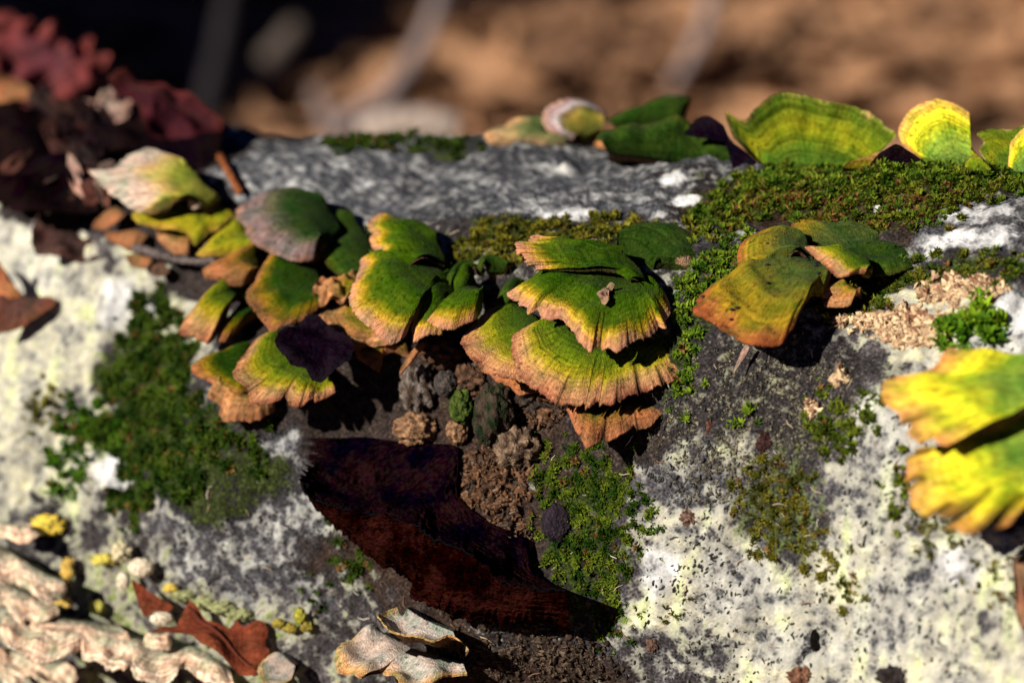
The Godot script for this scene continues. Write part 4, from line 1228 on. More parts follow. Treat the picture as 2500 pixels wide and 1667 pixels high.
func build_leaves() -> void:
	# the big curled piece of bark
	var ns := 150
	var r0 := rail([776, 1066, 822, 1069, 896, 1067, 1013, 1083, 1116, 1091, 1121, 1213, 1189, 1272, 1287, 1316, 1294, 1389, 1350, 1428], 0.003, ns)
	var r1 := rail([751, 1120, 822, 1154, 896, 1174, 974, 1193, 1037, 1213, 1072, 1262, 1150, 1311, 1228, 1355, 1282, 1404, 1370, 1434], 0.007, ns)
	var r2 := rail([734, 1174, 754, 1213, 812, 1236, 896, 1253, 954, 1263, 1013, 1280, 1052, 1312, 1125, 1341, 1169, 1370, 1218, 1414, 1277, 1434, 1345, 1441, 1387, 1441], 0.024, ns, 0.0006, 4.0)
	var r3 := rail([736, 1181, 764, 1233, 822, 1272, 896, 1311, 954, 1335, 1013, 1360, 1062, 1399, 1121, 1428, 1189, 1453, 1262, 1477, 1336, 1482, 1387, 1492], 0.021, ns)
	var r4 := rail([738, 1189, 773, 1245, 827, 1294, 910, 1370, 954, 1390, 998, 1414, 1006, 1462, 1072, 1490, 1116, 1509, 1189, 1519, 1262, 1527, 1350, 1527, 1389, 1542], 0.010, ns, 0.0012, 8.0)
	var h := r2[ns / 2]
	var bk := thing("curled_bark", "big curled sheet of dark red-brown bark, open side up, under the knobbly cluster", "bark", h)
	for side in 2:
		var g: Array = loft([r0, r1, r2] if side == 0 else [r2, r3, r4], 22, Color(0.003, 0.0025, 0.005) if side == 0 else Color(0.004, 0.002, 0.002), Color(0.013, 0.005, 0.006) if side == 0 else Color(0.022, 0.006, 0.005), 60.0)  # inner face near black-blue: its shade is painted into the colour
		var P: PackedVector3Array = g[0]
		var Q := PackedVector3Array()
		for k in P.size():
			P[k] -= h
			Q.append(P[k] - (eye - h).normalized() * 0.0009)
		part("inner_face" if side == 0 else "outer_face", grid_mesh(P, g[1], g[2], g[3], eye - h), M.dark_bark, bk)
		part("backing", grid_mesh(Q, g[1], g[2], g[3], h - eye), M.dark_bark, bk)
	var lip := PackedVector3Array()
	for k in ns:
		lip.append(r2[k] - h)
	part("curled_edge", tube(lip, 0.0004, 0.0003, Color(0.006, 0.005, 0.007), 6, 0.5), M.dark_bark, bk)

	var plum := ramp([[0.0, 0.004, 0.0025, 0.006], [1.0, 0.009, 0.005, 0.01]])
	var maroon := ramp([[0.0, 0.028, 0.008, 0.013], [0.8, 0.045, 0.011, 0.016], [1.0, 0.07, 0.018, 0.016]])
	var rose := ramp([[0.0, 0.1, 0.033, 0.048], [0.6, 0.13, 0.033, 0.038], [1.0, 0.15, 0.038, 0.036]])
	var rust := ramp([[0.0, 0.12, 0.03, 0.018], [1.0, 0.17, 0.045, 0.024]])
	var pinkish := ramp([[0.0, 0.4, 0.28, 0.26], [1.0, 0.32, 0.2, 0.17]])
	var orange := ramp([[0.0, 0.36, 0.17, 0.09], [0.6, 0.3, 0.13, 0.06], [1.0, 0.2, 0.1, 0.06]])
	var dun := ramp([[0.0, 0.1, 0.055, 0.045], [1.0, 0.14, 0.075, 0.05]])
	var heap := "dead leaves heaped at the far shoulder of the log"
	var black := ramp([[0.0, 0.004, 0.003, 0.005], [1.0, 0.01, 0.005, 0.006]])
	leaf("black-violet dead leaf lying over the cap with four tan tongues", [747, 770, 725, 786, 700, 798, 678, 826, 670, 851, 684, 871, 711, 895, 743, 899, 762, 920, 790, 924, 821, 904, 856, 887, 863, 848, 834, 812, 798, 793, 772, 772], {pal = plum, under = Color(0.03, 0.02, 0.03), phi = 40.0, lift = 0.026, wave = 0.003, bend = [12.0, -8.0, 6.0], rag = 0.02})
	leaf("narrow orange leaf blade leaning between the caps and the knobs", [1025, 833, 1041, 843, 1027, 862, 1011, 877, 993, 896, 974, 917, 978, 896, 997, 866, 1015, 846], {pal = orange, under = Color(0.3, 0.13, 0.06), phi = 20.0, lift = 0.012, wave = 0.001, nt = 10, rib = [1033, 839, 976, 916]})
	leaf("brown torn splinter standing in the hole of the green cap", [1481, 697, 1456, 715, 1466, 731, 1477, 744, 1489, 731, 1486, 713, 1501, 695, 1489, 692], {called = "bark_flake", cat = "splinter", pal = ramp([[0.0, 0.12, 0.07, 0.06], [1.0, 0.3, 0.19, 0.13]]), under = Color(0.1, 0.06, 0.05), phi = 40.0, lift = 0.0245, wave = 0.0012, wave_f = 400.0, nt = 8, anchor = [1477, 717]})
	leaf("spiky mauve-red oak leaf, tallest of the blurred leaf heap", [-54, 54, -9, 18, 27, 11, 45, 49, 76, 36, 89, 67, 134, 49, 152, 76, 161, 112, 210, 89, 225, 96, 214, 134, 263, 141, 268, 154, 241, 187, 250, 223, 192, 250, 134, 268, 67, 272, 9, 263, -54, 250], {pal = rose, under = Color(0.12, 0.04, 0.04), phi = 15.0, depth = 1.06, anchor = [112, 179], wave = 0.006, bend = [6.0, -6.0, 4.0], group = heap, rib = [-27, 250, 250, 143], nt = 22, res = 0.001})
	leaf("peach-tan leaf end below the spiky mauve one", [-36, 187, 9, 179, 45, 192, 74, 223, 67, 246, 27, 263, -36, 270], {pal = orange, under = Color(0.3, 0.16, 0.1), phi = 25.0, depth = 1.03, anchor = [22, 223], wave = 0.003, group = heap, nt = 12})
	leaf("round maroon leaf drooping over the log's crest", [263, 187, 304, 176, 335, 196, 384, 192, 429, 214, 473, 237, 513, 268, 547, 297, 522, 339, 473, 357, 411, 353, 357, 326, 344, 286, 339, 250, 312, 232, 277, 214], {pal = maroon, under = Color(0.05, 0.02, 0.02), phi = 30.0, depth = 0.95, anchor = [402, 268], wave = 0.004, bend = [-6.0, 8.0, 0.0], group = heap, rib = [312, 201, 531, 295], nt = 18, res = 0.001})
	leaf("crumpled pinkish leaf with a pale top, centre of the heap", [179, 228, 196, 237, 232, 250, 250, 219, 272, 210, 290, 223, 292, 254, 312, 250, 330, 232, 321, 268, 286, 308, 254, 312, 237, 295, 214, 272, 187, 250], {pal = pinkish, under = Color(0.2, 0.13, 0.12), phi = 20.0, depth = 0.995, anchor = [259, 268], wave = 0.006, wave_f = 130.0, group = heap, nt = 14, res = 0.001})
	leaf("thin tan leaf strip hanging under the crumpled pinkish leaf", [250, 308, 268, 308, 272, 339, 283, 371, 275, 393, 257, 375, 250, 344], {pal = dun, under = Color(0.1, 0.06, 0.05), phi = 15.0, depth = 0.985, anchor = [263, 348], wave = 0.003, group = heap, nt = 10, res = 0.001})
	leaf("bronze leaf roll lying across the dark heap", [83, 292, 107, 297, 147, 317, 183, 335, 179, 348, 152, 353, 121, 335, 94, 317], {pal = ramp([[0.0, 0.2, 0.09, 0.03], [1.0, 0.12, 0.05, 0.02]]), under = Color(0.1, 0.05, 0.02), phi = 25.0, depth = 0.985, anchor = [134, 321], bend = [0.0, -40.0, 0.0], group = heap, nt = 10, res = 0.001})
	leaf("white-ended brown leaf stalk piece under the bronze roll", [27, 321, 45, 321, 62, 344, 107, 371, 156, 393, 152, 415, 107, 393, 58, 357, 31, 353], {pal = dun, under = Color(0.06, 0.03, 0.03), phi = 25.0, depth = 0.98, anchor = [89, 366], wave = 0.003, group = heap, nt = 10, res = 0.001})
	leaf("small whitish leaf scrap in the black hollow", [100, 397, 121, 406, 143, 424, 134, 435, 112, 424], {pal = pinkish, under = Color(0.3, 0.25, 0.22), phi = 25.0, depth = 0.972, anchor = [121, 415], group = heap, nt = 8, res = 0.001})
	leaf("white leaf corner beside the end of the leaf stalk piece", [25, 321, 42, 319, 56, 333, 49, 350, 29, 355], {pal = ramp([[0.0, 0.5, 0.5, 0.42], [1.0, 0.4, 0.4, 0.34]]), under = Color(0.3, 0.25, 0.22), phi = 25.0, depth = 0.976, anchor = [40, 337], group = heap, nt = 8, res = 0.001})
	leaf("curled pale pink leaf touching the grey hooded cap", [165, 364, 179, 379, 196, 411, 203, 442, 223, 451, 228, 473, 246, 482, 237, 493, 210, 491, 183, 469, 170, 442, 163, 402], {pal = pinkish, under = Color(0.3, 0.18, 0.17), phi = 30.0, lift = 0.012, anchor = [196, 469], bend = [-30.0, 0.0, 10.0], group = heap, nt = 12, res = 0.001})
	leaf("black leaf pressed on the crest under the round maroon leaf", [255, 308, 351, 287, 468, 292, 553, 303, 537, 351, 531, 415, 563, 468, 569, 505, 489, 468, 425, 425, 372, 383, 308, 372, 255, 383], {pal = black, under = Color(0.01, 0.006, 0.008), phi = 60.0, lift = 0.005, anchor = [446, 393], wave = 0.004, wave_f = 50.0, group = heap, nt = 18, res = 0.001})  # black sheet added to darken this part of the crest
	for k in 46:
		var sx := rng.randf_range(-30.0, 620.0)
		var sy := rng.randf_range(560.0, 1090.0)
		var ang := rng.randf() * TAU
		var len := rng.randf_range(40.0, 120.0)
		var wd := rng.randf_range(0.2, 0.6)
		var ring: Array = []
		for i in 9:
			var w := TAU * i / 9.0
			var rr := len * (0.8 + 0.5 * rng.randf())
			var v := Vector2(cos(w) * rr, sin(w) * rr * wd).rotated(ang)
			ring.append((sx + v.x) / 2.24)
			ring.append((sy + v.y) / 2.24)
		var tone := pow(rng.randf(), 3.0)
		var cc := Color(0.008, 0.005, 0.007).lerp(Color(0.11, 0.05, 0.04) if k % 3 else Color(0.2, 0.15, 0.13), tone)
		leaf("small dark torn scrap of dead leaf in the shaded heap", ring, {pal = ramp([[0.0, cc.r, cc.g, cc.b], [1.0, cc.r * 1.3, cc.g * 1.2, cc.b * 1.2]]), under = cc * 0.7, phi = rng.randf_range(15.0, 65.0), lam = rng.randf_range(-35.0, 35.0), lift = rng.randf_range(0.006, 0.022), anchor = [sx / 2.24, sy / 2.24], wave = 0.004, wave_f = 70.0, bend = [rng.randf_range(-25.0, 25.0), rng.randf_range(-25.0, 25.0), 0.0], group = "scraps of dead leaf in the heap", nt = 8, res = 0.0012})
	leaf("near-black sodden leaf filling the hollow of the heap", [-27, 268, 89, 272, 187, 268, 286, 304, 357, 321, 402, 339, 536, 304, 554, 312, 527, 357, 513, 402, 469, 437, 402, 402, 339, 371, 277, 429, 250, 491, 179, 504, 89, 513, -27, 473], {pal = black, under = Color(0.02, 0.01, 0.015), phi = 62.0, lift = 0.002, anchor = [250, 424], wave = 0.006, wave_f = 40.0, group = heap, nt = 20, res = 0.001})  # near-black sheet painting the darkness inside the heap
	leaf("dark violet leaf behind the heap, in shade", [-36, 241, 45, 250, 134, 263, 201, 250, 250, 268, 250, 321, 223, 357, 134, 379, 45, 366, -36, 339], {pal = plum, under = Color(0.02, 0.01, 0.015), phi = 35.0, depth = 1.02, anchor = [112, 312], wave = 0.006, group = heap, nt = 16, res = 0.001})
	leaf("dull maroon leaf lying flat below the black hollow", [89, 522, 147, 513, 214, 527, 232, 562, 259, 594, 286, 621, 250, 634, 179, 629, 134, 625, 89, 616, 74, 576], {pal = ramp([[0.0, 0.055, 0.028, 0.03], [1.0, 0.075, 0.04, 0.036]]), under = Color(0.03, 0.02, 0.02), phi = 42.0, lift = 0.004, wave = 0.003, group = heap, nt = 14, res = 0.001})
	leaf("orange-backed curl of leaf between the hooded cap and the maroon leaf", [282, 501, 253, 513, 231, 535, 223, 553, 253, 561, 278, 549, 305, 528], {pal = orange, under = Color(0.35, 0.16, 0.08), phi = 35.0, lift = 0.010, bend = [0.0, -30.0, 0.0], group = heap, nt = 10, res = 0.001})
	leaf("second orange curl under the first, split by a black gap", [253, 564, 265, 583, 289, 597, 315, 612, 341, 597, 359, 575, 327, 560, 289, 561], {pal = orange, under = Color(0.3, 0.14, 0.07), phi = 40.0, lift = 0.008, bend = [0.0, -30.0, 0.0], group = heap, nt = 10, res = 0.001})
	leaf("small orange scrap under the end of the grey stick", [304, 625, 319, 647, 354, 655, 369, 637, 340, 619], {pal = orange, under = Color(0.3, 0.14, 0.07), phi = 40.0, lift = 0.006, group = heap, nt = 8, res = 0.001})
	leaf("round tan scrap below the grey stick", [365, 669, 387, 680, 413, 666, 395, 643, 372, 651], {pal = dun, under = Color(0.1, 0.06, 0.05), phi = 40.0, lift = 0.005, group = heap, nt = 8, res = 0.001})
	leaf("orange-brown curled leaf cut by the frame beside the white bark", [-22, 625, 4, 636, 22, 683, 54, 719, 90, 725, 119, 721, 139, 734, 108, 761, 54, 789, 0, 801, -22, 799], {pal = ramp([[0.0, 0.12, 0.06, 0.05], [0.5, 0.1, 0.05, 0.045], [1.0, 0.16, 0.06, 0.035]]), under = Color(0.1, 0.05, 0.03), phi = 30.0, lift = 0.012, bend = [0.0, -20.0, 0.0], group = heap, nt = 14, res = 0.001})
	leaf("bright orange flap of the curled leaf at the frame's edge", [-22, 636, 0, 643, 18, 683, 40, 705, 51, 723, 22, 730, -22, 727], {pal = ramp([[0.0, 0.55, 0.2, 0.1], [1.0, 0.5, 0.17, 0.08]]), under = Color(0.3, 0.1, 0.05), phi = 15.0, lift = 0.018, group = heap, nt = 10, res = 0.001})
	leaf("red-brown lobed oak leaf lying on the cream tiers", [363, 1539, 398, 1530, 427, 1523, 448, 1490, 463, 1462, 474, 1485, 488, 1502, 521, 1516, 564, 1531, 576, 1512, 593, 1531, 630, 1516, 644, 1527, 655, 1545, 644, 1567, 657, 1584, 647, 1607, 641, 1621, 629, 1636, 626, 1659, 578, 1639, 542, 1607, 495, 1578, 452, 1549, 416, 1542], {pal = rust, under = Color(0.1, 0.03, 0.02), phi = 35.0, lift = 0.013, wave = 0.003, rib = [459, 1483, 622, 1635], nt = 20, res = 0.0008})
	leaf("folded red-brown leaf strip leaning on the white round head", [318, 1415, 343, 1429, 365, 1447, 394, 1465, 421, 1480, 409, 1495, 376, 1491, 351, 1502, 333, 1462], {pal = rust, under = Color(0.12, 0.04, 0.03), phi = 25.0, lift = 0.012, bend = [10.0, -30.0, 0.0], nt = 12, res = 0.0008})
	leaf("maroon leaf wedged behind the crest caps under the banded fan", [1671, 329, 1701, 290, 1731, 284, 1767, 305, 1779, 329, 1796, 352, 1874, 406, 1868, 413, 1790, 412, 1785, 346, 1725, 335], {pal = plum, under = Color(0.03, 0.015, 0.02), phi = 15.0, lift = 0.0, anchor = [1785, 412], nt = 12, res = 0.0008})
	leaf("dark leaf shadowed behind the glowing yellow cap", [2124, 406, 2148, 376, 2189, 352, 2219, 370, 2267, 400, 2267, 417, 2171, 415], {pal = black, under = Color(0.02, 0.01, 0.01), phi = 15.0, lift = 0.0, anchor = [2195, 414], nt = 10, res = 0.0008})
	leaf("brown bark strip cut by the frame below the close yellow pair", [2474, 1355, 2500, 1350, 2537, 1355, 2537, 1551, 2500, 1546, 2483, 1502, 2476, 1428], {called = "bark_strip", cat = "bark", pal = ramp([[0.0, 0.1, 0.05, 0.04], [0.7, 0.25, 0.13, 0.08], [1.0, 0.03, 0.02, 0.02]]), under = Color(0.05, 0.03, 0.02), phi = 10.0, lift = 0.006, wave = 0.004, nt = 12})
	leaf("thin pink-grey needle-like splinter hanging below the satiny honey cap", [1819, 842, 1831, 845, 1823, 863, 1809, 885, 1793, 910, 1790, 915, 1795, 896, 1805, 870], {called = "splinter", cat = "splinter", pal = ramp([[0.0, 0.3, 0.2, 0.17], [1.0, 0.4, 0.28, 0.24]]), under = Color(0.2, 0.12, 0.1), phi = 5.0, lift = 0.006, nt = 6, res = 0.0004})
	stick("grey_stick", "dark weathered grey stick in front of the olive caps", [322, 605, 354, 612, 390, 622, 427, 634, 470, 638, 513, 636, 550, 633], 0.0016, 0.0007, 0.009, Color(0.13, 0.11, 0.115))
	stick("orange_stick", "orange-brown stick poking up between the maroon leaf and the bark", [512, 342, 531, 372, 553, 412, 569, 441, 587, 472], 0.0013, 0.0012, 0.006, Color(0.22, 0.075, 0.03))


func stick(called: String, label: String, px: Array, r0: float, r1: float, lift: float, c: Color) -> void:
	var s := spline(px, false, 6)
	var l := PackedVector3Array()
	for p in s:
		var h := hit(p.x, p.y)
		l.append(h + (eye - h).normalized() * lift)
	var base := l[0]
	for k in l.size():
		l[k] -= base
	var t := thing(called, label, "stick", base)
	part("stem", tube(l, r0, r1, c), M.bark, t)
	part("knot", lump_mesh(Vector3(r0, r0 * 0.8, r0) * 1.25, [c, c * 0.7], 0.2, 2.0, 5.0, 8), M.bark, t).position = l[l.size() / 3]


# ---------------------------------------------------------------- moss, specks, crumbs

func moss_tuft(blades: int, spread: float, sd: int) -> ArrayMesh:
	var r := RandomNumberGenerator.new()
	r.seed = sd
	var st := SurfaceTool.new()
	st.begin(Mesh.PRIMITIVE_TRIANGLES)
	for k in blades:
		var w := TAU * k / blades + r.randf() * 0.8
		var lean := spread * (0.35 + 0.75 * r.randf())
		var ht := 0.55 + 0.5 * r.randf()
		var d := Vector3(cos(w), 0, sin(w))
		var side := Vector3(-sin(w), 0, cos(w)) * 0.14
		var a := d * 0.05
		var b := d * lean * 0.5 + Vector3.UP * ht * 0.7
		var c := d * lean + Vector3.UP * ht * (0.8 + 0.25 * r.randf())
		var v := 0.75 + 0.5 * r.randf()
		for tri in [[a - side * 0.6, b - side, b + side], [a - side * 0.6, b + side, a + side * 0.6], [b - side, c, b + side]]:
			for p in tri:
				st.set_color(Color(v, v, v))
				st.add_vertex(p)
	st.generate_normals()
	return st.commit()


func inside(poly: PackedVector2Array, p: Vector2) -> bool:
	return Geometry2D.is_point_in_polygon(p, poly)


func moss(called: String, label: String, outline: Array, per_mm2: float, size: float, cols: Array, gap := 0.0, f := 160.0, spread := 0.9) -> void:
	var c := spline(outline, true, 4)
	var poly := PackedVector2Array()
	for p in c:
		poly.append(zt(hit(p.x, p.y)))
	var lo := poly[0]
	var hi := poly[0]
	for p in poly:
		lo = lo.min(p)
		hi = hi.max(p)
	var area := 0.0
	for k in poly.size():
		area += poly[k].cross(poly[(k + 1) % poly.size()])
	area = absf(area) * 0.5 * 0.105
	var count := int(area * 1e6 * per_mm2)
	var box := (hi.x - lo.x) * (hi.y - lo.y)
	var tries := int(count * clampf(box * 0.105 / maxf(area, 1e-9), 1.0, 8.0))
	var sets: Array = [[], [], []]
	var tint: Array = [PackedColorArray(), PackedColorArray(), PackedColorArray()]
	var centre := log_point((lo.x + hi.x) * 0.5, (lo.y + hi.y) * 0.5)
	for k in tries:
		var q := Vector2(rng.randf_range(lo.x - 0.003, hi.x + 0.003), rng.randf_range(lo.y - 0.03, hi.y + 0.03))
		var nx := nf.get_noise_2d(q.x * f, q.y * 0.105 * f)
		var ny := nf.get_noise_2d(q.x * f + 90.0, q.y * 0.105 * f)
		if not inside(poly, q + Vector2(nx * 0.006, ny * 0.06)):
			continue
		var d := nf.get_noise_2d(q.x * f * 1.7 + 40.0, q.y * 0.105 * f * 1.7)
		if d < gap - 0.75 + rng.randf() * 0.35:
			continue
		var p := log_point(q.x, q.y, true)
		var n := log_normal(q.x, q.y)
		n = (n + Vector3(rng.randf() - 0.5, rng.randf() - 0.3, rng.randf() - 0.5) * 0.9).normalized()
		var x := n.cross(Vector3(rng.randf() - 0.5, rng.randf() - 0.5, rng.randf() - 0.5)).normalized()
		var s := size * (0.55 + 0.8 * rng.randf()) * (1.0 + 0.5 * d)
		var v := rng.randi() % 3
		sets[v].append(Transform3D(Basis(x * s, n * s * (0.8 + 0.5 * d), x.cross(n) * s), p - n * 0.0002 - centre))
		var w := clampf(0.5 + nf.get_noise_2d(q.x * 130.0 + 7.0, q.y * 14.0) * 1.1 + rng.randf_range(-0.3, 0.3), 0.0, 1.0)
		var ca: Color = cols[0]
		var col := ca.lerp(cols[1], w)
		if rng.randf() < 0.04:
			col = Color(0.17, 0.09, 0.03)
		var m := 0.5 + 0.95 * rng.randf()
		tint[v].append(Color(col.r * m, col.g * m, col.b * m))
	var o := Node3D.new()
	o.name = numbered(called)
	o.position = centre
	o.set_meta("label", label)
	o.set_meta("category", "moss")
	o.set_meta("kind", "stuff")
	add_child(o, true)
	for v in 3:
		if sets[v].size():
			swarm("shoots", M.tufts[v], M.moss, sets[v], tint[v], o)


func build_moss() -> void:
	var t0 := Time.get_ticks_msec()
	M.tufts = [moss_tuft(7, 0.8, 1), moss_tuft(6, 1.1, 2), moss_tuft(8, 0.6, 3)]
	var bright: Array = [Color(0.035, 0.09, 0.006), Color(0.14, 0.22, 0.015)]
	var deep: Array = [Color(0.015, 0.04, 0.004), Color(0.05, 0.09, 0.008)]
	var olive: Array = [Color(0.05, 0.06, 0.008), Color(0.16, 0.15, 0.015)]
	var mixed: Array = [Color(0.05, 0.1, 0.006), Color(0.12, 0.15, 0.012)]
	var dry: Array = [Color(0.2, 0.1, 0.035), Color(0.14, 0.05, 0.02)]
	moss("moss_patch", "green moss carpet with white bark showing through, along the crest of the log", [1674, 555, 1722, 505, 1796, 446, 1871, 417, 2020, 406, 2232, 402, 2551, 404, 2551, 446, 2477, 478, 2370, 500, 2317, 537, 2211, 558, 2073, 553, 1956, 531, 1871, 521, 1807, 558, 1743, 595], 2.4, 0.0017, mixed, 0.15)
	moss("moss_patch", "dried rust brown moss in the middle of the crest carpet", [1796, 500, 1892, 473, 2020, 468, 2126, 484, 2211, 510, 2179, 547, 2073, 544, 1966, 526, 1871, 510, 1796, 542, 1743, 574], 1.7, 0.0016, dry, 0.35)
	moss("moss_patch", "dark brown dried moss clump beside the bare bark of the crest", [2211, 468, 2296, 452, 2370, 468, 2338, 510, 2253, 531, 2200, 510], 1.8, 0.0016, [Color(0.09, 0.04, 0.025), Color(0.16, 0.07, 0.03)], 0.2)
	moss("moss_patch", "bright green moss strip at the back edge of the crest carpet", [1796, 446, 1871, 421, 2020, 410, 2232, 406, 2500, 406, 2500, 430, 2232, 438, 2020, 446, 1913, 457, 1807, 489, 1743, 531], 2.0, 0.0018, bright, 0.3)
	moss("moss_patch", "dark olive moss band behind the sharp stack", [1095, 638, 1127, 595, 1180, 547, 1276, 547, 1339, 542, 1488, 537, 1573, 537, 1658, 553, 1701, 579, 1594, 579, 1509, 595, 1329, 606, 1254, 638, 1169, 664], 2.4, 0.0017, olive, 0.1)
	moss("moss_patch", "bright moss in the cleft between the stack and the honey caps", [1722, 616, 1796, 579, 1839, 616, 1807, 680, 1796, 733, 1711, 765, 1701, 840, 1690, 925, 1669, 994, 1637, 989, 1653, 914, 1658, 808, 1637, 712], 2.4, 0.0016, bright, 0.2)
	moss("moss_patch", "moss band running from the honey caps to the frame's edge", [1988, 749, 2073, 680, 2179, 638, 2338, 629, 2551, 616, 2551, 680, 2392, 672, 2317, 664, 2211, 710, 2168, 744, 2115, 787, 2041, 781], 2.0, 0.0016, [Color(0.04, 0.08, 0.006), Color(0.12, 0.13, 0.012)], 0.25)
	moss("moss_patch", "long moss column below the lowest shelf cap", [1313, 1074, 1414, 1095, 1509, 1116, 1568, 1201, 1573, 1286, 1541, 1371, 1531, 1456, 1515, 1541, 1467, 1562, 1435, 1509, 1414, 1456, 1350, 1392, 1307, 1297, 1302, 1169], 3.2, 0.0013, [Color(0.015, 0.045, 0.003), Color(0.11, 0.16, 0.012)], 0.4)
	moss("moss_patch", "olive moss patch in the middle of the speckled bark", [1796, 1169, 1860, 1111, 1956, 1137, 1977, 1222, 1966, 1291, 1871, 1350, 1807, 1286], 3.0, 0.0013, olive, 0.2)
	moss("moss_patch", "branching yellow-olive moss trailing down the speckled bark", [1945, 1291, 1988, 1276, 2073, 1371, 2115, 1456, 2051, 1488, 1998, 1414, 1945, 1350], 2.4, 0.0013, olive, 0.38)
	moss("moss_patch", "sparse green moss sprigs beside the close yellow pair", [1961, 1020, 1998, 935, 2020, 999, 2073, 957, 2136, 967, 2136, 1047, 2073, 1127, 2020, 1095], 2.6, 0.0016, [Color(0.05, 0.08, 0.006), Color(0.12, 0.16, 0.014)], 0.3)
	moss("moss_patch", "broad dark moss patch below the softer clump", [319, 733, 372, 712, 425, 744, 468, 808, 478, 914, 531, 1020, 638, 1063, 648, 1116, 574, 1137, 457, 1180, 404, 1212, 351, 1254, 266, 1260, 266, 1201, 308, 1148, 244, 1105, 213, 1063, 239, 957, 276, 850], 2.0, 0.0018, deep, 0.15, 110.0)
	moss("moss_patch", "bright tufts at the edge of the broad dark moss patch", [149, 1020, 213, 999, 276, 1020, 308, 1063, 276, 1095, 213, 1084, 191, 1127, 197, 1180, 149, 1201, 133, 1127], 2.2, 0.002, [Color(0.03, 0.1, 0.005), Color(0.08, 0.17, 0.01)], 0.2)
	moss("moss_patch", "yellow-green moss spot on the pale bark near the frame's edge", [80, 1010, 117, 935, 159, 951, 149, 999, 106, 1047, 69, 1036], 2.0, 0.0018, olive, 0.3)
	moss("moss_patch", "vivid green cushion beside the crumbled pale wood", [2307, 808, 2349, 760, 2413, 749, 2455, 781, 2423, 834, 2360, 850], 3.2, 0.003, [Color(0.05, 0.14, 0.006), Color(0.16, 0.28, 0.012)], 0.0)
	moss("moss_patch", "thin moss stem line beneath the toothed yellow lobe", [2158, 1190, 2200, 1127, 2232, 1137, 2227, 1222, 2222, 1286, 2200, 1276, 2195, 1201], 2.0, 0.0018, [Color(0.06, 0.1, 0.006), Color(0.16, 0.2, 0.014)], 0.3)
	moss("moss_patch", "loose moss under the deeply slit yellow cap", [2211, 1307, 2253, 1244, 2317, 1265, 2338, 1329, 2285, 1392, 2222, 1371], 1.4, 0.0015, olive, 0.5)
	moss("moss_patch", "olive moss beside the bark strip at the frame's edge", [2365, 1414, 2402, 1361, 2487, 1371, 2493, 1424, 2423, 1467, 2370, 1462], 1.4, 0.0015, olive, 0.45)
	moss("moss_patch", "dark moss in the shade of the curled bark", [808, 1297, 850, 1307, 903, 1382, 914, 1424, 872, 1414, 829, 1371], 2.0, 0.0016, deep, 0.2)
	moss("moss_patch", "small moss smear on the spotted bark near the dark hollow", [733, 1424, 787, 1392, 797, 1467, 765, 1499], 1.6, 0.0014, deep, 0.4)
	moss("moss_patch", "single moss star on the grey bark under the honey cap", [1796, 1015, 1823, 1004, 1834, 1026, 1807, 1040], 3.0, 0.002, bright, 0.0)
	moss("moss_patch", "green moss stars on the grey bark beside the dark red scab", [1786, 1020, 1813, 1005, 1838, 1015, 1818, 1039, 1794, 1032], 3.0, 0.0019, bright, 0.0)
	moss("moss_patch", "moss bundle by the flaky brown scab", [1559, 1282, 1603, 1277, 1610, 1321, 1593, 1340, 1568, 1321], 2.4, 0.0016, bright, 0.2)
	moss("moss_patch", "olive moss smear over the small brown scab", [1622, 1477, 1676, 1458, 1696, 1497, 1681, 1546, 1642, 1531], 1.6, 0.0012, olive, 0.5)
	moss("moss_patch", "thin moss line trailing to the frame's bottom from the moss column", [1549, 1502, 1568, 1546, 1598, 1521, 1578, 1477, 1583, 1443, 1608, 1526, 1568, 1556, 1539, 1512], 1.6, 0.0012, bright, 0.4)
	moss("moss_patch", "dark moss at the foot of the mauve cap", [840, 595, 903, 574, 935, 638, 914, 702, 872, 680, 850, 638], 2.2, 0.0017, deep, 0.1)
	moss("moss_patch", "moss streak along the log's crest beside the grey lichen", [797, 340, 903, 330, 1063, 338, 1159, 356, 1148, 372, 1010, 367, 903, 367, 818, 367], 1.8, 0.0016, deep, 0.35)
	print("moss ", Time.get_ticks_msec() - t0)


